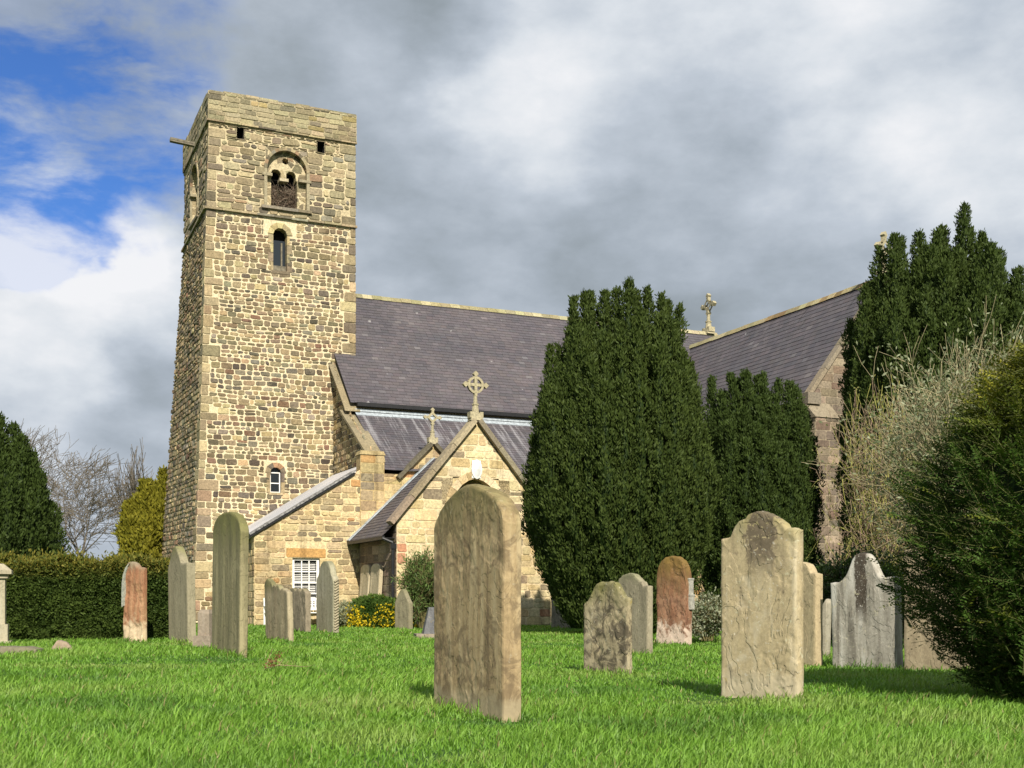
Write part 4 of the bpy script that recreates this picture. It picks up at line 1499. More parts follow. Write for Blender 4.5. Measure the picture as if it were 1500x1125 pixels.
headstone(1150, 1194, 1206, 973, 820, 58, [(-1, .2), (-.6, .06), (-.2, 0), (.1, .0), (.4, .03), (.6, .1), (.68, .15), (1, .16)],
          grave_mat('cream_sandstone', (.40, .32, .19), (.24, .185, .11), (.50, .42, .27), (.30, .25, .12), 1.6, .2, .15, .35, .05, None, 6.0, .55),
          'clean cream headstone half hidden behind the right edge of the large pale one', 6, (0, 0), .022, .005, 0, .006)
P_cl = [(-1, .37), (-.75, .37), (-.62, .34), (-.5, .28), (-.4, .19), (-.3, .08), (-.18, .02), (0, 0), (.16, .02), (.28, .09), (.38, .20), (.48, .29), (.58, .34), (.66, .33), (1, .33)]
headstone(1219, 1314, 1324, 979, 807, 48, P_cl, grave_mat('silver_sandstone', (.34, .315, .26), (.10, .085, .065), (.54, .52, .46), (.30, .28, .2), 1.9, .2, .22, .75, .35, None, 7.0, .56, (-.02, .085, .62, .12, (.050, .036, .024))),
          'silvery headstone with scooped shoulders and a black-brown growth down its middle', 7, (0, -1.5), .02, .008, .004, .006)
headstone(1324, 1420, 1432, 984, 800, 40, [(-1, .02), (-.8, 0), (1, .03)], grave_mat('brown_sandstone', (.29, .235, .15), (.15, .12, .08), (.38, .32, .21), (.2, .19, .09), 1.9, .3, .3, .3, .1, None, 8.0),
          'brown headstone mostly buried behind the dark spreading yew bush', 8, (0, 0), .025, .006, 0, .006)
headstone(1188, 1207, 1215, 962, 872, 40, [(-1, .5), (-.3, .1), (.3, 0), (.7, .4), (1, .8)], grave_mat('thin_grey_stone', (.3, .27, .2), (.13, .11, .08), (.45, .41, .32), (.2, .2, .1), 1.2, .2, .3, .5, .2, None, 9.0),
          'narrow grey splinter of stone leaning behind the clean cream headstone', 9, (0, 7), .025, .01, 0, .01)
headstone(807, 842, 849, 921, 834, 35, [(-1, .46), (-.62, .28), (-.5, .25), (-.3, .12), (-.1, .01), (.1, 0), (.3, .12), (.5, .26), (.65, .3), (1, .48)],
          grave_mat('dark_gabled_stone', (.23, .205, .155), (.09, .08, .062), (.34, .31, .25), (.14, .14, .07), 1.8, .2, .5, .3, .15, None, 10.0),  # grey-brown base with darker blotches
          'dark gabled headstone in the shade at the left foot of the big yew', 10, (0, 0), .035, .01, .006, .01)
headstone(757, 777, 784, 914, 868, 45, [(-1, .1), (-.5, 0), (.2, .08), (.6, .03), (1, .2)], grave_mat('fretted_stone', (.20, .165, .11), (.08, .065, .045), (.33, .27, .18), (.14, .14, .07), 1.1, .2, .5, .6, .1, None, 11.0),
          'small eroded dark headstone near the right corner of the porch', 11, (0, 0), .04, .02, 0, .02)
headstone(578, 599, 605, 922, 862, 45, [(-1, .42), (-.7, .25), (-.45, .12), (-.2, .03), (0, 0), (.2, .03), (.45, .15), (.7, .3), (1, .42)],
          grave_mat('lichened_stone', (.23, .205, .13), (.12, .105, .07), (.33, .29, .19), (.2, .2, .075), 1.3, .3, .4, .4, .2, None, 12.0),
          'small pointed headstone beside the yellow flowering shrub', 12, (0, 0), .035, .01, 0, .008)
P_or = [(-1, .62), (-.92, .44), (-.75, .38), (-.68, .3), (-.6, .17), (-.4, .05), (-.15, 0), (.15, 0), (.4, .05), (.6, .17), (.68, .3), (.75, .38), (.92, .44), (1, .62)]
o, w, t, h, c = headstone(463, 488, 497, 927, 822, 60, P_or, grave_mat('pale_green_stone', (.30, .28, .19), (.17, .155, .105), (.42, .39, .28), (.2, .2, .09), 2.0, .3, .2, .6, .1, None, 13.0),
          'slim round-shouldered headstone with a rope-carved edge, before the white bench', 13, (0, 0), .035, .006, 0, .006)
rp = MB()
for k in range(int((h - .55) / .075)):
    rp.tube((w / 2 + .015, -t / 2 + .03, .08 + k * .075), (w / 2 + .015, t / 2 - .03, .15 + k * .075), .028, .028, 6, (.33, .29, .2))
rp.build('rope_moulding', M_trim, o)
headstone(388, 422, 431, 941, 845, 60, [(-1, .10), (-.85, .02), (-.7, 0), (-.45, .06), (-.25, .19), (-.15, .13), (0, .21), (.12, .16), (.3, .23), (.45, .3), (.6, .27), (.8, .33), (1, .38)],
          grave_mat('fluted_weathered_stone', (.28, .235, .15), (.14, .112, .07), (.40, .34, .22), (.19, .185, .07), 1.25, .25, .2, .75, .08, None, 14.0),
          'headstone with a jagged broken top, leaning, in front of the white bench', 14, (0, -4.5), .022, .012, .0, .02, .012)
headstone(424, 447, 456, 927, 861, 58, [(-1, .05), (-.6, .0), (-.3, .1), (0, .03), (.3, .12), (.6, .04), (1, .15)], grave_mat('pitted_stone', (.24, .20, .14), (.10, .085, .06), (.33, .28, .2), (.2, .19, .07), 1.25, .2, .5, .35, .1, None, 15.0),
          'low pitted headstone behind the jagged broken one, its crumbled top below the sash window', 15, (0, 0), .03, .02, .01, .03)
headstone(309, 350, 363, 964, 752, 62, [(-1, .30), (-.92, .19), (-.8, .12), (-.6, .05), (-.3, .01), (0, 0), (.3, .01), (.6, .05), (.8, .12), (.92, .19), (1, .30)],
          grave_mat('streaked_olive_stone', (.235, .205, .115), (.13, .118, .062), (.33, .29, .165), (.165, .165, .045), 2.15, .8, .12, .85, .03, None, 16.0, .56),
          'tall slim olive-streaked headstone with a semicircular head, tipping right, beside the lean-to', 16, (0, 2.6), .018, .006, 0, .004, .006)
headstone(247, 275, 288, 944, 800, 58, [(-1, .43), (-.9, .36), (-.55, .12), (-.35, .02), (-.2, 0), (0, .08), (.25, .24), (.4, .36), (.55, .39), (1, .40)],
          grave_mat('mossy_grey_stone', (.26, .23, .15), (.15, .132, .085), (.34, .30, .2), (.2, .2, .06), 1.98, .4, .2, .6, .05, None, 17.0),
          'tall grey-green headstone with a peaked head, tilting left at the foot of the tower', 17, (0, -3.0), .025, .006, 0, .01)
red2 = grave_mat('peeling_red_sandstone', (.31, .15, .080), (.20, .085, .05), (.42, .27, .15), (.26, .235, .16), 1.62, .2, .3, .6, .06, ((.62, .50, .33), .52, .9, .8), 18.0, .52)
o, w, t, h, c = headstone(179, 207, 216, 941, 823, 34, [(-1, .30), (-.9, .24), (-.72, .2), (-.6, .06), (-.4, .01), (0, 0), (.3, .05), (.5, .13), (.62, .12), (1, .13)], red2,
          'narrow red headstone peeling in white and ochre patches before the clipped hedge', 18, (0, 0), .022, .016, .02, .012, .01)
rim = MB()
pts = [(-.5, .62), (-.5, .9), (-.48, 1.12), (-.42, 1.28), (-.32, 1.40), (-.2, 1.47)]
for (a0, b0), (a1, b1) in zip(pts[:-1], pts[1:]):
    rim.bar((a0 * w * .98 + .03, -t / 2 - .02, b0 * h / 1.62 + .1), (a1 * w * .98 + .03, -t / 2 - .02, b1 * h / 1.62 + .1), (.075, 0, .03), (0, .06, 0), (.33, .34, .29))
rim.build('border', M_trim, o)

# two carved slabs propped on the side of the porch
for k, (v0, lab) in enumerate(((-8.35, 'arched grave slab propped against the porch side, the one nearer the drainpipe'), (-7.15, 'arched grave slab propped against the porch side, the one nearer the sash window'))):
    pan = lambda x, z: abs(x) < .66 and z < 1.45 + .38 * math.sqrt(max(0, 1 - (x / .66) ** 2))
    me = stone_mesh(1.02, .14, 2.12, [(-1, .12), (-.6, .02), (0, 0), (.6, .02), (1, .1)], 30 + k, 26, 46, .004, 0, .006, pan)
    so_ = link('grave_slab', me, grave_mat('pale_slab_stone', (.44, .37, .24), (.3, .25, .16), (.52, .45, .32), (.3, .28, .15), 2.6, .2, .15, .4, .05, None, 40.0 + k))
    pv = Vector((PU - PH - .18, v0, 0))
    ca, sa = math.cos(TH), math.sin(TH)
    so_.location = (OX + pv.x * ca - pv.y * sa, OY + pv.x * sa + pv.y * ca, 0)
    so_.rotation_euler = (math.radians(-4), 0, TH - math.pi / 2)
    tag(so_, lab, 'grave slab', 'grave slabs propped on the porch wall')

# pedestal monument cut off by the left edge, its kerb slab and a lump of stone
pm = thing('pedestal_monument', 'pale pedestal tomb with a moulded cap at the left edge, before the hedge', 'monument', (-10.02, 23.0, 0), .35)
mm = grave_mat('monument_stone', (.36, .32, .22), (.2, .175, .12), (.46, .42, .32), (.24, .23, .1), 2.2, .3, .2, .4, .1, None, 50.0)
b = MB()
b.box(-.36, .36, -.36, .36, 0, .08)
b.box(-.30, .30, -.30, .30, .08, .40)
b.build('base', mm, pm)
b = MB()
b.box(-.25, .25, -.25, .25, .40, 1.28)
b.build('shaft', mm, pm)
b = MB()
b.box(-.30, .30, -.30, .30, 1.28, 1.36)
b.box(-.37, .37, -.37, .37, 1.36, 1.43)
b.add([(-.37, -.37, 1.43), (.37, -.37, 1.43), (.37, .37, 1.43), (-.37, .37, 1.43), (-.22, -.22, 1.56), (.22, -.22, 1.56), (.22, .22, 1.56), (-.22, .22, 1.56)],
      [(0, 1, 5, 4), (1, 2, 6, 5), (2, 3, 7, 6), (3, 0, 4, 7), (4, 5, 6, 7)])
b.build('cap', mm, pm)
me = stone_mesh(1.15, .5, .13, [(-1, .04), (-.8, 0), (.7, .01), (1, .05)], 51, 40, 8, .01, 0, .012)
o = link('kerb_slab', me, grave_mat('dull_kerb_stone', (.20, .175, .12), (.10, .09, .06), (.28, .25, .18), (.12, .13, .05), .35, .3, .5, .3, .1, None, 55.0))
o.location = (*W(6, 960, 19.6)[:2], gz(-8, 19.6))
o.rotation_euler = (0, 0, .12)
tag(o, 'long flat stone kerb lying in the grass below the pedestal tomb', 'kerb')
me = stone_mesh(.32, .26, .2, [(-1, .1), (-.5, .0), (.4, .02), (1, .12)], 52, 14, 10, .03, 0, .02)
o = link('broken_stone', me, grave_mat('pinkish_stone', (.30, .23, .165), (.18, .13, .09), (.4, .33, .25), (.2, .2, .1), 2, .2, .3, .3, .1, None, 52.0))
o.location = (*W(92, 958, 20.5)[:2], gz(-7.6, 20.5) - .02)
o.rotation_euler = (0, 0, .3)
tag(o, 'small pinkish lump of broken stone in the grass before the hedge', 'stone')
# stump of a monument between the two tall stones at the tower foot
pm = thing('stone_pedestal', 'squat two-stage stone pedestal behind the tall slim olive headstone', 'pedestal', (*W(303, 950, 21.6)[:2], 0), -.3)
ms = grave_mat('pink_grey_stone', (.27, .22, .165), (.15, .12, .09), (.36, .31, .25), (.2, .2, .12), 2, .2, .3, .3, .1, None, 53.0)
b = MB()
b.box(-.18, .18, -.18, .18, -.1, .22)
b.build('base', ms, pm)
b = MB()
b.box(-.115, .115, -.115, .115, .22, .62)
b.add([(-.115, -.115, .62), (.115, -.115, .62), (.115, .115, .62), (-.115, .115, .62), (-.09, -.09, .69), (.09, -.09, .69), (.09, .09, .69), (-.09, .09, .69)],
      [(0, 1, 5, 4), (1, 2, 6, 5), (2, 3, 7, 6), (3, 0, 4, 7), (4, 5, 6, 7)])
b.build('shaft', ms, pm)
pm = thing('cross_base', 'dark stepped foot of a monument peeping out left of the big buff headstone', 'monument', (*W(634, 935, 28)[:2], 0), .2)
b = MB()
b.box(-.42, .42, -.3, .3, -.1, .08)
b.build('plinth', ms, pm)
b = MB()
b.add([(-.24, -.2, .08), (.24, -.2, .08), (.24, .2, .08), (-.24, .2, .08), (-.16, -.14, .42), (.16, -.14, .42), (.16, .14, .42), (-.16, .14, .42), (-.1, -.1, .7), (.1, -.1, .7), (.1, .1, .7), (-.1, .1, .7)],
      [(0, 1, 5, 4), (1, 2, 6, 5), (2, 3, 7, 6), (3, 0, 4, 7), (4, 5, 9, 8), (5, 6, 10, 9), (6, 7, 11, 10), (7, 4, 8, 11), (8, 9, 10, 11)])
b.build('shaft', grave_mat('slate_grey_stone', (.12, .12, .125), (.07, .07, .07), (.2, .2, .2), (.12, .13, .1), 2, .2, .3, .3, .1, None, 54.0), pm)

# white garden bench against the lean-to
ca, sa = math.cos(TH), math.sin(TH)
bu, bv = 2.35, -6.5
bench = thing('garden_bench', 'white slatted garden bench against the lean-to wall under the sash window, behind the broken headstone', 'bench',
              (OX + bu * ca - bv * sa, OY + bu * sa + bv * ca, 0), TH)
b = MB()
for k in range(5):
    b.box(-.98, .98, -.28 + k * .1, -.20 + k * .1, .42, .45)
b.build('seat', M_white, bench)
b = MB()
b.box(-1, 1, .24, .29, .86, .95)
b.box(-1, 1, .24, .29, .52, .58)
for k in range(18):
    x = -.95 + 1.9 * k / 17
    b.box(x - .025, x + .025, .25, .28, .58, .86)
b.build('backrest', M_white, bench)
for sx in (-1, 1):
    for yy in (-.29, .22):
        b = MB()
        b.box(sx * .96 - .035, sx * .96 + .035, yy, yy + .07, -.05, .64 if yy < 0 else .95)
        b.build('leg', M_white, bench)
    b = MB()
    b.box(sx * .96 - .04, sx * .96 + .04, -.32, .22, .64, .68)
    b.build('armrest', M_white, bench)


grass()
# ------------------------------------------------------------------ plants
def unit(a):
    return a / (np.linalg.norm(a, axis=-1, keepdims=True) + 1e-9)


def cards(P, Dn, L, Wd, rng, bend=.0, face=None, fj=.5):
    """leaf-shaped quads with base P along Dn; face: the way their upper side looks"""
    r = unit(rng.normal(size=P.shape)) if face is None else unit(face + rng.normal(size=P.shape) * fj)
    s = unit(np.cross(Dn, r))
    V = np.zeros((len(P), 4, 3))
    V[:, 0] = P
    mid = P + Dn * (L * .55)[:, None]
    V[:, 1] = mid + s * (Wd / 2)[:, None]
    V[:, 3] = mid - s * (Wd / 2)[:, None]
    V[:, 2] = P + Dn * L[:, None] + np.cross(s, Dn) * (bend * L)[:, None]
    return V


def tubes(segs, name, mt, parent, sides=3, col=(.1, .08, .06), kind=None):
    """segs: rows p0(3) p1(3) r0 r1"""
    S_ = np.array(segs)
    p0, p1, r0, r1 = S_[:, :3], S_[:, 3:6], S_[:, 6], S_[:, 7]
    d = unit(p1 - p0)
    a = unit(np.cross(d, np.where(np.abs(d[:, 2:3]) < .9, [[0, 0, 1.]], [[1., 0, 0]])))
    b = np.cross(d, a)
    n = len(S_)
    V = np.zeros((n, 2 * sides, 3))
    for k in range(sides):
        t = 2 * np.pi * k / sides
        o = a * np.cos(t) + b * np.sin(t)
        V[:, k] = p0 + o * r0[:, None]
        V[:, sides + k] = p1 + o * r1[:, None]
    pat = np.array([[k, (k + 1) % sides, sides + (k + 1) % sides, sides + k] for k in range(sides)]).ravel()
    idx = (np.arange(n)[:, None] * 2 * sides + pat).ravel()
    cols = np.tile(np.array(col), (n * 2 * sides, 1)) if S_.shape[1] == 8 else np.repeat(S_[:, 8:11], 2 * sides, axis=0)
    return np_mesh(name, V.reshape(-1, 3), np.full(n * sides, 4), idx, cols, mt, parent, kind, smooth=True)


M_leaf = leaf_mat('evergreen_leaf', .15, .6, .12)
M_leafs = leaf_mat('soft_leaf', .25, .55, .3)
m, t, p = mat('twig_bark')
a = t.n('ShaderNodeAttribute', attribute_name='Col').outputs['Color']
o = t.n('ShaderNodeTexCoord').outputs['Object']
t.put(p.inputs['Base Color'], t.mix(1, a, t.mix(t.step(t.noise(o, 12, 4), .3, .7), (.7, .7, .7), (1.3, 1.3, 1.3)), 'MULTIPLY'))
M_twig = m
M_bark = bark_mat('yew_bark', (.07, .045, .03), (.14, .09, .06))


def contour(pts, Y):
    xs = [(p[0] - CX) / F * Y for p in pts]
    zs = [H + (HZ - p[1]) / F * Y for p in pts]
    return xs, zs


def yew(name, label, cat, cxp, Y, cont, Rd, seed, nplume, pr, dens, c0, c1, zb=.25, leaf=(.105, .038), grp='columnar evergreen trees', under=.45, kgrow=.33, tipc=None):
    """upright evergreen: many vertical plumes of foliage round a short trunk; cont caps the height of the plumes along x"""
    rng = np.random.default_rng(seed)
    X0 = (cxp - CX) / F * Y
    xs, zs = contour(cont, Y)
    R_ = (xs[-1] - xs[0]) / 2
    xm = (xs[-1] + xs[0]) / 2
    root = thing(name, label, cat, (X0, Y, 0), 0, grp)
    V, Cc, seg = [], [], []
    core_v, core_f, core_c = [], [], []
    pts = []
    for i in range(1, len(xs) - 1):
        if zs[i] > zs[i - 1] and zs[i] >= zs[i + 1]:
            pts.append((xs[i], rng.uniform(-.15, .15) * Rd, -1))
    npk = len(pts)
    tries = 0
    while len(pts) < nplume and tries < 40000:
        tries += 1
        a, r = rng.random() * 2 * np.pi, np.sqrt(rng.random())
        x, y = xm + R_ * .97 * r * np.cos(a), Rd * r * np.sin(a)
        mind = pr * (1.7 if tries < 20000 else 1.35)
        if all((x - q[0]) ** 2 + (y - q[1]) ** 2 > mind ** 2 for q in pts):
            pts.append((x, y, r))
    for (x, y, r) in pts:
        cap = np.interp(x, xs, zs)
        ztip = cap * (1 - .22 * (abs(y) / Rd) ** 2.2) * (1 - (0 if r < 0 else .015 + .13 * rng.random()))
        if ztip < 1.2:
            continue
        Lp = ztip - zb
        pr_ = pr * (rng.uniform(.75, 1.25) if r >= 0 else .8)
        lx, ly = x - X0, y
        ns = 9
        ts = np.linspace(0, 1, ns)
        grow = under + (1 - under) * np.clip((ts * Lp) / (kgrow * max(zs)), 0, 1) ** .8
        lean = 1 - .06 * ts
        path = np.stack([lx * grow * lean + .05 * rng.normal(size=ns), ly * grow * lean + .05 * rng.normal(size=ns), zb + ts * Lp], 1)
        prof = lambda tt: pr_ * np.clip((1 - tt) * Lp / 1.1 + .06, 0, 1) ** .6 * (.75 + .25 * np.clip(tt * Lp / .8, 0, 1))
        # core of the plume
        b0 = len(core_v)
        for k in range(ns):
            rr_ = max(.01, prof(ts[k]) * .5)
            for q in range(6):
                an = q * np.pi / 3
                core_v.append((path[k, 0] + rr_ * np.cos(an), path[k, 1] + rr_ * np.sin(an), path[k, 2] - .05))
                core_c.append(c0)
        for k in range(ns - 1):
            for q in range(6):
                core_f.append((b0 + k * 6 + q, b0 + k * 6 + (q + 1) % 6, b0 + (k + 1) * 6 + (q + 1) % 6, b0 + (k + 1) * 6 + q))
        # tufts on the plume
        n = int(dens * 2.7 * Lp * pr_ / .35)
        tt = rng.random(n) ** .92
        an = rng.random(n) * 2 * np.pi
        # skip most of what faces the heart of the tree
        inward = (np.cos(an) * lx + np.sin(an) * ly) / (np.hypot(lx, ly) + .01)
        keep = (rng.random(n) < np.where(inward < -.25, .35, 1.0)) | (tt > .75)
        tt, an = tt[keep], an[keep]
        n = len(tt)
        ctr = np.stack([np.interp(tt, ts, path[:, i]) for i in range(3)], 1)
        bump = .82 + .30 * np.sin(tt * Lp * 5 + 3 * np.cos(an) + rng.random() * 6)
        rr_ = prof(tt) * (bump + .15 * rng.normal(size=n))
        out = np.stack([np.cos(an), np.sin(an), np.zeros(n)], 1)
        P = ctr + out * rr_[:, None]
        ccol = rng.random(n)
        for k in range(4):
            dn = unit(out * .42 + np.array([0, 0, 1.0]) + rng.normal(size=(n, 3)) * .36)
            L_ = leaf[0] * rng.uniform(.65, 1.35, n)
            W_ = leaf[1] * rng.uniform(.7, 1.3, n)
            V.append(cards(P + rng.normal(size=(n, 3)) * leaf[0] * .3, dn, L_, W_, rng, 0, out * .8 + np.array([0, 0, .35]), .45))
            kk = np.clip(.25 + ccol * .45 + .2 * rng.random(n), 0, 1)[:, None]
            cc = np.array(c0) * (1 - kk) + np.array(c1) * kk
            if tipc is not None:
                tk = (np.clip((tt - .82) / .18, 0, 1) * rng.random(n))[:, None]
                cc = cc * (1 - tk) + np.array(tipc) * tk
            Cc.append(cc)
    V, Cc = np.concatenate(V), np.concatenate(Cc)
    cv = np.concatenate([V.reshape(-1, 3), np.array(core_v)])
    nq = len(V)
    idx = np.concatenate([np.arange(nq * 4), (np.array(core_f) + nq * 4).ravel()])
    cols = np.concatenate([np.repeat(Cc, 4, axis=0), np.array(core_c)])
    np_mesh('crown', cv, np.full(nq + len(core_f), 4), idx, cols, M_leaf, root)
    sg = []
    z0, top = -.1, max(zs) * .55
    for k in range(5):
        sg.append((0, 0, z0 + (top - z0) * k / 5, .03 * k, .02 * k, z0 + (top - z0) * (k + 1) / 5, .34 * (1 - k * .17), .34 * (1 - (k + 1) * .17)))
    for k in range(7):
        an = k * .9 + seed
        sg.append((0, 0, .3 + .1 * k, R_ * .55 * math.cos(an), Rd * .55 * math.sin(an), top * .7, .12, .03))
    tubes(sg, 'trunk', M_bark, root, 8)
    print('YEW', name, len(V))
    return root


G0, G1 = (.020, .036, .009), (.072, .100, .021)
yew('yew_tree', 'broad dark yew standing right of the porch, the biggest evergreen by the church', 'yew tree', 905, 30.5,
    [(764, 735), (777, 640), (784, 649), (791, 563), (796, 572), (802, 510), (808, 519), (815, 504), (827, 513), (840, 440), (847, 449), (855, 429), (861, 438), (868, 427), (876, 438), (885, 429), (894, 438), (904, 425), (911, 434), (919, 414), (929, 432), (940, 423), (945, 432), (951, 423), (961, 444), (972, 435), (978, 449), (984, 440), (991, 461), (998, 452), (1006, 539), (1014, 530), (1020, 609), (1027, 600), (1032, 677), (1038, 668), (1052, 770)],
    2.35, 1, 170, .24, 150, G0, G1, .2, grp='columnar yews round the church')
yew('yew_tree', 'smaller flat-topped yew in front of the transept roof, right of the biggest yew', 'yew tree', 1115, 36,
    [(1028, 680), (1041, 557), (1054, 568), (1068, 551), (1074, 567), (1080, 556), (1087, 567), (1094, 546), (1100, 563), (1107, 552), (1113, 563), (1120, 548), (1129, 570), (1139, 559), (1146, 572), (1154, 561), (1160, 579), (1167, 568), (1174, 611), (1182, 600), (1196, 700)],
    1.7, 2, 80, .27, 140, G0, (.064, .096, .021), .2, grp='columnar yews round the church', under=.8)
yew('yew_tree', 'tall spiky yew hiding the transept gable behind the bare brown shrub', 'yew tree', 1405, 33,
    [(1236, 600), (1243, 540), (1248, 562), (1253, 448), (1258, 470), (1264, 415), (1273, 437), (1283, 362), (1291, 384), (1299, 351), (1306, 373), (1313, 351), (1328, 373), (1343, 344), (1353, 366), (1364, 344), (1375, 366), (1387, 330), (1396, 352), (1405, 307), (1414, 359), (1424, 337), (1432, 364), (1440, 342), (1451, 391), (1463, 369), (1477, 433), (1491, 411), (1503, 462), (1515, 440), (1530, 522), (1545, 500), (1570, 600)],
    2.9, 3, 170, .29, 140, G0, (.068, .098, .021), .4, grp='columnar yews round the church', under=.8)
yew('yew_tree', 'dark upright yew at the left edge rising behind the clipped hedge', 'yew tree', -10, 31,
    [(-138, 760), (-113, 680), (-101, 689), (-88, 640), (-73, 649), (-58, 612), (-47, 621), (-36, 600), (-25, 614), (-14, 605), (-7, 621), (0, 612), (10, 631), (20, 622), (28, 649), (36, 640), (42, 671), (48, 662), (54, 704), (60, 695), (72, 790)],
    1.9, 4, 76, .32, 130, (.022, .038, .009), (.058, .088, .018), .3, grp='columnar yews round the church', under=.8)
yew('golden_conifer', 'golden-green bushy conifer beside the tower, behind the hedge', 'conifer', 222, 54,
    [(182, 800), (185, 765), (192, 735), (203, 720), (215, 706), (227, 696), (239, 690), (252, 694), (264, 706), (277, 730), (286, 770)],
    1.8, 5, 46, .42, 110, (.095, .10, .012), (.225, .20, .020), .3, (.2, .09), None, .85)


# ---- clipped hedge
def leafy_box(name, label, cat, x0, x1, y0, y1, z1, n, c0, c1, seed, topc=None, leaf=(.085, .035), rnd_=.17, group=None):
    rng = np.random.default_rng(seed)
    cx, cy = (x0 + x1) / 2, (y0 + y1) / 2
    root = thing(name, label, cat, (cx, cy, 0), 0, group)
    hx, hy = (x1 - x0) / 2, (y1 - y0) / 2
    ar = np.array([2 * hx * z1, 2 * hy * z1, 2 * hy * z1, 4 * hx * hy])
    f = rng.choice(4, n, p=ar / ar.sum())
    u, v = rng.random(n), rng.random(n)
    P = np.zeros((n, 3))
    Nn = np.zeros((n, 3))
    k = f == 0
    P[k] = np.stack([-hx + 2 * hx * u[k], np.full(k.sum(), -hy), z1 * v[k]], 1)
    Nn[k] = (0, -1, 0)
    k = f == 1
    P[k] = np.stack([np.full(k.sum(), hx), -hy + 2 * hy * u[k], z1 * v[k]], 1)
    Nn[k] = (1, 0, 0)
    k = f == 2
    P[k] = np.stack([np.full(k.sum(), -hx), -hy + 2 * hy * u[k], z1 * v[k]], 1)
    Nn[k] = (-1, 0, 0)
    k = f == 3
    P[k] = np.stack([-hx + 2 * hx * u[k], -hy + 2 * hy * v[k], np.full(k.sum(), z1)], 1)
    Nn[k] = (0, 0, 1)
    bump = np.array([mnoise.noise((q[0] * 2.2, q[1] * 2.2, q[2] * 2.2 + seed)) + .6 * mnoise.noise((q[0] * 6, q[1] * 6, q[2] * 6 + seed)) for q in P])
    P += Nn * (bump * rnd_ + rng.normal(size=n) * .02)[:, None]
    st = (rng.random(n) < .05) & (Nn[:, 2] > .5)
    P[st, 2] += rng.random(st.sum()) ** 2 * .22
    P[:, 2] = np.maximum(P[:, 2], .03)
    V, Cc = [], []
    kc = np.clip(.5 + .5 * bump + .3 * rng.normal(size=n), 0, 1)
    for q in range(3):
        dn = unit(Nn * .6 + np.array([0, 0, .5]) + rng.normal(size=(n, 3)) * .6)
        V.append(cards(P + rng.normal(size=(n, 3)) * .02, dn, leaf[0] * rng.uniform(.6, 1.4, n), leaf[1] * rng.uniform(.7, 1.3, n), rng, 0, Nn * .7 + np.array([0, 0, .5]), .6))
        cc = np.array(c0) * (1 - kc[:, None]) + np.array(c1) * kc[:, None]
        if topc is not None:
            tk = (np.clip((P[:, 2] - z1 * .78) / (z1 * .2), 0, 1) * rng.random(n))[:, None]
            cc = cc * (1 - tk) + np.array(topc) * tk
        Cc.append(cc)
    V, Cc = np.concatenate(V), np.concatenate(Cc)
    e = .07
    cb = [(sx * (hx - e), sy * (hy - e), zz) for zz in (0, z1 - e) for sy in (-1, 1) for sx in (-1, 1)]
    cf = [(0, 2, 3, 1), (4, 5, 7, 6), (0, 1, 5, 4), (2, 6, 7, 3), (0, 4, 6, 2), (1, 3, 7, 5)]
    nq = len(V)
    cv = np.concatenate([V.reshape(-1, 3), np.array(cb)])
    idx = np.concatenate([np.arange(nq * 4), (np.array(cf) + nq * 4).ravel()])
    np_mesh('foliage', cv, np.full(nq + 6, 4), idx, np.concatenate([np.repeat(Cc, 4, axis=0), np.tile(np.array(c0), (8, 1))]), M_leaf, root)
    sg = [(x, 0, -.05, x + .05, 0, z1 * .8, .04, .015) for x in np.arange(-hx + .2, hx, .5)]
    tubes(sg, 'stems', M_bark, root, 6)
    return root


leafy_box('clipped_hedge', 'long clipped dark green hedge with bronzed top at the left of the churchyard', 'hedge', -15, -7.62, 26.2, 27.5, 1.66, 60000, (.028, .050, .010), (.075, .110, .022), 11, (.20, .17, .03))
leafy_box('clipped_hedge', 'low dark hedge in the shade behind the silvery and cream headstones', 'hedge', 6.6, 11.5, 25.5, 26.4, 1.45, 22000, (.015, .03, .008), (.04, .07, .015), 12)


# ---- branching plants
def grow(rng, p, d, L, r, lvl, out, tips, par, col):
    """recursive limbs; out: rows of tube segments; tips: (pos, dir)"""
    n = par['seg'][min(lvl, len(par['seg']) - 1)]
    kids = par['kids'][min(lvl, len(par['kids']) - 1)]
    q, dd = np.array(p, float), np.array(d, float)
    for k in range(n):
        dd = unit(dd + rng.normal(size=3) * par['wob'] + np.array([0, 0, par['up'][min(lvl, len(par['up']) - 1)]]))
        q2 = q + dd * L / n
        if q2[2] < .05:
            q2[2] = .05
        r0, r1 = r * (1 - .55 * k / n), r * (1 - .55 * (k + 1) / n)
        out.append((*q, *q2, max(r0, par['rmin']), max(r1, par['rmin']), *col(lvl, rng)))
        q = q2
        if lvl < par['lvls'] and k >= (par.get('bare', 1) if lvl == 0 else 0):
            for _ in range(rng.poisson(kids)):
                ax = unit(np.cross(dd, rng.normal(size=3)))
                ang = rng.uniform(*par['ang'])
                nd = unit(dd * math.cos(ang) + ax * math.sin(ang))
                grow(rng, q, nd, L * rng.uniform(*par['shr']), r1 * .62, lvl + 1, out, tips, par, col)
    tips.append((*q, *dd))
    if lvl < par['lvls']:
        for _ in range(2):
            ax = unit(np.cross(dd, rng.normal(size=3)))
            ang = rng.uniform(.2, .5)
            grow(rng, q, unit(dd * math.cos(ang) + ax * math.sin(ang)), L * rng.uniform(*par['shr']), r * .45, lvl + 1, out, tips, par, col)


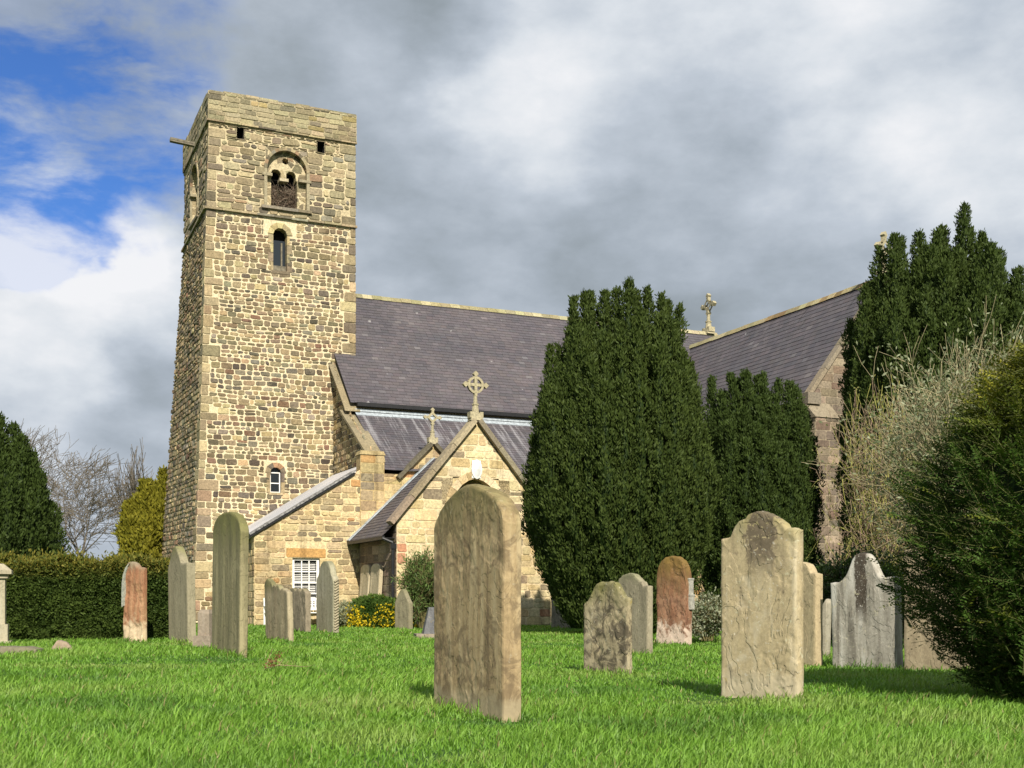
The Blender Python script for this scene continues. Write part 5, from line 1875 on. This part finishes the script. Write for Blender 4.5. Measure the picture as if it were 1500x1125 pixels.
def bare_tree(label, px, Y, hgt, seed, spread=1.0, stems=1, rmin=.014, lv=5):
    rng = np.random.default_rng(seed)
    X = (px - CX) / F * Y
    root = thing('bare_tree', label, 'tree', (X, Y, 0), 0, 'bare trees beyond the churchyard')
    par = dict(seg=[4, 3, 3, 3, 3, 3], kids=[1.7, 1.3, 1.0, .75, .5], up=[.03, .05, .05, .04, .02], wob=.14, lvls=lv, ang=(.4, 1.0), shr=(.6, .85), rmin=rmin)
    cl_ = lambda lvl, r: tuple(np.array((.125, .108, .088)) * r.uniform(.8, 1.25) if lvl < 3 else np.array((.15, .128, .10)) * r.uniform(.8, 1.2))
    trunk, limbs, tips = [], [], []
    for s in range(stems):
        d = unit(np.array([rng.normal() * .22 * (stems > 1), rng.normal() * .2 * (stems > 1), 1]))
        L = hgt * .30
        out = []
        grow(rng, (s * .3, 0, -.1), d, L, hgt * .024 / stems ** .4, 0, out, tips, par, cl_)
        trunk += out[:3]
        limbs += out[3:]
    A = np.array(limbs)
    k = hgt / max(A[:, 5].max(), .1)
    A[:, :6] *= k
    T = np.array(trunk)
    T[:, :6] *= k
    for M_ in (A, T):
        M_[:, 0] *= spread
        M_[:, 3] *= spread
    tubes(T, 'trunk', M_twig, root, 8)
    tubes(A, 'crown', M_twig, root, 3)
    print('BARE', len(A))


bare_tree('bare branching tree showing between the dark yew and the golden conifer, beyond the hedge', 130, 78, 11.2, 5, 1.5, 1)
bare_tree('bare tree whose crown shows above the dark yew at the left edge', 50, 84, 14.6, 8, 1.35, 1)
bare_tree('thin bare sapling whose twigs rise above the golden conifer beside the tower', 224, 88, 12.6, 3, .28, 1, .018, 4)


def shrub(name, label, cat, px, Y, hgt, wid, seed, stems, par, col, leafn=0, leafc=((.1, .1, .05), (.2, .2, .1)), leafs=(.06, .02), lsp=.08, z0=0, group=None, lean=(0, 0), scale_to=True, mt=None):
    rng = np.random.default_rng(seed)
    X = (px - CX) / F * Y
    root = thing(name, label, cat, (X, Y, 0), 0, group)
    out, tips = [], []
    for s in range(stems):
        a = rng.random() * 2 * np.pi
        sp = rng.random() ** .6
        d = unit(np.array([math.cos(a) * sp * wid / hgt + lean[0], math.sin(a) * sp * wid / hgt + lean[1], 1]))
        grow(rng, (.18 * math.cos(a) * sp, .18 * math.sin(a) * sp, z0), d, hgt * par['len'], par['r'], 0, out, tips, par, col)
    A = np.array(out)
    if scale_to:
        kz = hgt / np.percentile(A[:, 5], 99.5)
        kx = wid / np.percentile(np.abs(A[:, 3]), 98.5)
        A[:, [2, 5]] *= kz
        A[:, [0, 1, 3, 4]] *= kx
    tubes(A, 'branches', M_twig, root, 3)
    if leafn:
        T = A[rng.choice(len(A), leafn, p=None)]
        P = T[:, 3:6] + rng.normal(size=(leafn, 3)) * lsp
        P[:, 2] = np.maximum(P[:, 2], .03)
        dn = unit(unit(T[:, 3:6] - T[:, 0:3]) * .6 + rng.normal(size=(leafn, 3)) * .6 + np.array([0, 0, .15]))
        kk = rng.random(leafn)[:, None]
        quads_mesh('foliage', cards(P, dn, leafs[0] * rng.uniform(.6, 1.4, leafn), leafs[1] * rng.uniform(.7, 1.3, leafn), rng),
                   np.array(leafc[0]) * (1 - kk) + np.array(leafc[1]) * kk, mt or M_leafs, root)
    print('SHRUB', name, len(A))
    return root, A


tan = lambda lvl, r: tuple(np.array((.25, .18, .12) if r.random() < .6 else (.30, .29, .08)) * r.uniform(.6, 1.2))
parb = dict(seg=[4, 3, 3, 2], kids=[1.5, 1.3, 1.0, .6], up=[.05, .07, .08, .06], wob=.36, lvls=3, ang=(.4, 1.2), shr=(.45, .8), rmin=.006, r=.028, len=.33, bare=0)
shrub('bare_shrub', 'leafless brown twiggy shrub in front of the transept buttress', 'shrub', 1296, 27, 5.5, 1.75, 21, 15, parb, tan, 6000, ((.12, .14, .04), (.30, .27, .09)), (.07, .03), .05)
gry = lambda lvl, r: tuple(np.array((.30, .26, .15)) * r.uniform(.6, 1.2))
parl = dict(seg=[5, 4, 3, 2], kids=[1.2, 1.1, .7, .4], up=[.03, .03, .02, .0], wob=.16, lvls=3, ang=(.3, .8), shr=(.4, .7), rmin=.004, r=.024, len=.6, bare=0)
shrub('grey_leaved_shrub', 'loose grey-green shrub with long arching shoots between the bare shrub and the dark yew bush', 'shrub', 1420, 20, 5.1, 2.1, 22, 26, parl, gry, 20000,
      ((.10, .13, .055), (.30, .32, .20)), (.085, .036), .06)
shrub('shade_bush', 'dense dark evergreen bush under the bare shrub, behind the silvery headstone', 'bush', 1268, 24, 1.7, 1.1, 23, 18, parl, lambda l, r: (.06, .045, .03), 14000, ((.018, .034, .008), (.05, .08, .02)), (.10, .045), .12)
grn = lambda lvl, r: (.14, .12, .05)
shrub('garden_shrub', 'feathery green shrub against the porch front, left of the big buff headstone', 'shrub', 618, 37.3, 2.25, .85, 24, 16, dict(parl, rmin=.006, len=.7), grn, 7000, ((.055, .10, .022), (.15, .21, .06)), (.16, .035), .06)
shrub('silver_bush', 'small grey-leaved bush at the left end of the yellow flowers', 'bush', 506, 37.5, .75, .5, 25, 12, dict(parl, rmin=.004), grn, 5000, ((.16, .18, .10), (.33, .34, .22)), (.07, .03), .06)
shrub('rose_bush', 'low pale-leaved bush beside the red headstone under the yew', 'bush', 1036, 25.5, .95, .55, 26, 12, dict(parl, rmin=.004), grn, 4500, ((.08, .12, .05), (.42, .42, .30)), (.07, .04), .06)


def dome(name, label, cat, cx, cy, rx, ry, h, n, c0, c1, leaf, seed, flowers=0):
    rng = np.random.default_rng(seed)
    root = thing(name, label, cat, (cx, cy, 0))
    a, b = rng.random(n) * 2 * np.pi, rng.random(n)
    zz = b
    rr_ = np.sqrt(np.clip(1 - zz ** 2.6, 0, 1))
    Nn = np.stack([np.cos(a) * rr_, np.sin(a) * rr_, zz + .1], 1)
    P = np.stack([np.cos(a) * rr_ * rx, np.sin(a) * rr_ * ry, zz * h], 1)
    bump = np.array([mnoise.noise((q[0] * 3, q[1] * 3, q[2] * 3 + seed)) for q in P])
    P += unit(Nn) * (bump * .12 + rng.normal(size=n) * .03)[:, None]
    P[:, 2] = np.maximum(P[:, 2], .02)
    V, Cc = [], []
    for q in range(3):
        dn = unit(unit(Nn) + rng.normal(size=(n, 3)) * .6)
        V.append(cards(P, dn, leaf[0] * rng.uniform(.6, 1.4, n), leaf[1] * rng.uniform(.7, 1.3, n), rng))
        kk = np.clip(.5 + bump + .3 * rng.normal(size=n), 0, 1)[:, None]
        Cc.append(np.array(c0) * (1 - kk) + np.array(c1) * kk)
    V, Cc = np.concatenate(V), np.concatenate(Cc)
    cv, cf = [], []
    for j in range(6):
        for k in range(14):
            t, e = 2 * math.pi * k / 14, .85
            z = j / 5
            cv.append((rx * e * math.sqrt(max(0, 1 - z ** 2.6)) * math.cos(t), ry * e * math.sqrt(max(0, 1 - z ** 2.6)) * math.sin(t), z * h * e))
    for j in range(5):
        for k in range(14):
            cf.append((j * 14 + k, j * 14 + (k + 1) % 14, (j + 1) * 14 + (k + 1) % 14, (j + 1) * 14 + k))
    nq = len(V)
    idx = np.concatenate([np.arange(nq * 4), (np.array(cf) + nq * 4).ravel()])
    np_mesh('foliage', np.concatenate([V.reshape(-1, 3), np.array(cv)]), np.full(nq + len(cf), 4), idx, np.concatenate([np.repeat(Cc, 4, axis=0), np.tile(np.array(c0), (len(cv), 1))]), M_leaf, root)
    if flowers:
        k = rng.choice(n, flowers, p=(w_ := np.where((P[:, 2] < h * .75) & (P[:, 1] < 0), np.clip(.15 + bump + .5 * (1 - P[:, 2] / h), .02, 1), .004)) / w_.sum())
        fp = np.repeat(P[k] + unit(Nn[k]) * .05, 4, axis=0) + rng.normal(size=(flowers * 4, 3)) * .02
        fd = unit(np.repeat(unit(Nn[k]), 4, axis=0) + rng.normal(size=(flowers * 4, 3)) * .7)
        quads_mesh('flowers', cards(fp, fd, rng.uniform(.05, .085, flowers * 4), rng.uniform(.05, .07, flowers * 4), rng), np.tile(np.array((.80, .62, .03)), (flowers * 4, 1)) * rng.uniform(.7, 1.1, (flowers * 4, 1)), M_leafs, root)
    return root


q = W(552, 914, 37.8)
dome('flowering_shrub', 'low green shrub studded with yellow flowers before the porch corner', 'shrub', q[0], q[1], 1.12, .7, .92, 7000, (.035, .075, .012), (.10, .15, .03), (.085, .04), 31, 420)


# ---- spreading yew bush at the right edge, seen close: shoots with two ranks of needles
def yew_bush():
    rng = np.random.default_rng(77)
    X0, Y0 = 4.82, 10.3
    root = thing('yew_bush', 'dark spreading yew bush with golden-green shoots filling the right edge', 'bush', (X0, Y0, 0))
    hgt = 3.05
    RX = lambda z: .97 * np.interp(z / .86, [0, .2, .6, 1.0, 1.36, 1.7, 2.3, 2.64, 3.0, 3.4, 3.7], [.7, .88, 1.14, 1.36, 1.42, 1.40, 1.34, 1.16, .90, .50, .1])
    ns = 6200
    z = rng.uniform(.08, hgt, ns)
    a = rng.random(ns) * 2 * np.pi
    wv_ = np.array([mnoise.noise((math.cos(b) * 2.2, math.sin(b) * 2.2, c * 1.5)) + .6 * mnoise.noise((math.cos(b) * 5, math.sin(b) * 5, c * 4)) for b, c in zip(a, z)])
    rad = RX(z) * (1 + .2 * wv_) * (1 - .38 * rng.random(ns) ** 1.4)
    base = np.stack([np.cos(a) * rad, np.sin(a) * rad, z], 1)
    out = np.stack([np.cos(a), np.sin(a), np.zeros(ns)], 1)
    dirs = unit(out * 1.0 + np.array([0, 0, .5]) + rng.normal(size=(ns, 3)) * .42)
    Ls = rng.uniform(.18, .5, ns)
    base -= dirs * (Ls * .6)[:, None]
    lo, hi = np.array((.016, .038, .008)), np.array((.060, .108, .018))
    gold = np.array((.24, .225, .026))
    seg, V, Cc = [], [], []
    kcol = np.clip(.25 + .55 * rng.random(ns) + .4 * wv_, 0, 1)
    gk = np.clip((z - 2.0) / .8, 0, 1) * np.clip(.55 - np.cos(a) * .6, 0, 1) * np.clip(.3 + .9 * wv_ + .5 * rng.random(ns), 0, 1)
    gk = np.maximum(gk, (rng.random(ns) < .08) * .35)
    col = lo * (1 - kcol[:, None]) + hi * kcol[:, None]
    col = col * (1 - gk[:, None]) + gold * gk[:, None]
    nn_ = 24
    side = unit(np.cross(dirs, np.array([0, 0, 1.]) + rng.normal(size=(ns, 3)) * .35))
    droop = rng.uniform(-.10, .05, ns)
    for k in range(nn_):
        f = (k // 2 + .5) / (nn_ / 2)
        s = 1 if k % 2 else -1
        P = base + dirs * (Ls * f)[:, None] + np.array([0, 0, 1.]) * (droop * f * f)[:, None]
        nd = unit(side * s * .9 + dirs * .65 + rng.normal(size=(ns, 3)) * .12)
        L_ = .058 * (1 - .5 * f) * rng.uniform(.8, 1.25, ns)
        V.append(cards(P, nd, L_, np.full(ns, .017), rng, 0, np.cross(side, dirs) * np.sign(np.cross(side, dirs)[:, 2:3]), .35))
        Cc.append(col * rng.uniform(.8, 1.25, (ns, 1)))
    # forked side shoots
    V, Cc = np.concatenate(V), np.concatenate(Cc)
    cv, cf = [], []
    nzc, nac = 22, 40
    for j in range(nzc + 1):
        zz = .1 + (hgt - .35) * j / nzc
        for k in range(nac):
            t = 2 * math.pi * k / nac
            r = float(RX(zz)) * .5 * (1 + .16 * mnoise.noise((math.cos(t) * 2.2, math.sin(t) * 2.2, zz * 1.5)) + .1 * mnoise.noise((math.cos(t) * 6, math.sin(t) * 6, zz * 5)))
            cv.append((r * math.cos(t), r * math.sin(t), zz))
    for j in range(nzc):
        for k in range(nac):
            cf.append((j * nac + k, j * nac + (k + 1) % nac, (j + 1) * nac + (k + 1) % nac, (j + 1) * nac + k))
    nq = len(V)
    idx = np.concatenate([np.arange(nq * 4), (np.array(cf) + nq * 4).ravel()])
    np_mesh('foliage', np.concatenate([V.reshape(-1, 3), np.array(cv)]), np.full(nq + len(cf), 4), idx,
            np.concatenate([np.repeat(Cc, 4, axis=0), np.tile(lo * .8, (len(cv), 1))]), M_leaf, root)
    sg = []
    for k in range(0, ns):
        b = base[k]
        sg.append((*b, *(b + dirs[k] * Ls[k]), .0035, .0015))
    for k in range(16):
        an = k * .8
        sg.append((0, 0, .05, 1.3 * math.cos(an), 1.3 * math.sin(an), .5 + 1.8 * (k / 16), .05, .012))
    tubes(sg, 'branches', M_twig, root, 3, (.075, .085, .025))


yew_bush()

# dead plant twig lying in the grass
rg_ = np.random.default_rng(5)
tp = W(402, 985, YG(985))
root = thing('dead_twig', 'brown dead plant stem lying in the grass, in front of the tall olive headstone', 'twig', (tp[0], tp[1], .02))
sg = [(-.12, 0, .0, -.05, .02, .20, .006, .004), (-.05, .02, .2, -.02, .0, .26, .004, .003), (-.1, 0, .03, .06, -.03, .07, .006, .005), (.06, -.03, .07, .36, -.02, .05, .005, .003),
      (.06, -.03, .07, .10, .02, .14, .004, .003), (-.08, .0, .1, .02, .03, .13, .004, .003), (.36, -.02, .05, .44, .03, .06, .003, .002)]
tubes(sg, 'stem', M_twig, root, 5, (.28, .20, .12))
P = np.concatenate([rg_.normal(size=(60, 3)) * (.05, .03, .03) + (-.02, 0, .09), rg_.normal(size=(25, 3)) * (.02, .02, .02) + (.04, 0, .17)])
quads_mesh('withered_flowers', cards(P, unit(rg_.normal(size=(85, 3))), np.full(85, .035), np.full(85, .02), rg_), np.tile(np.array((.20, .085, .04)), (85, 1)), M_leafs, root)
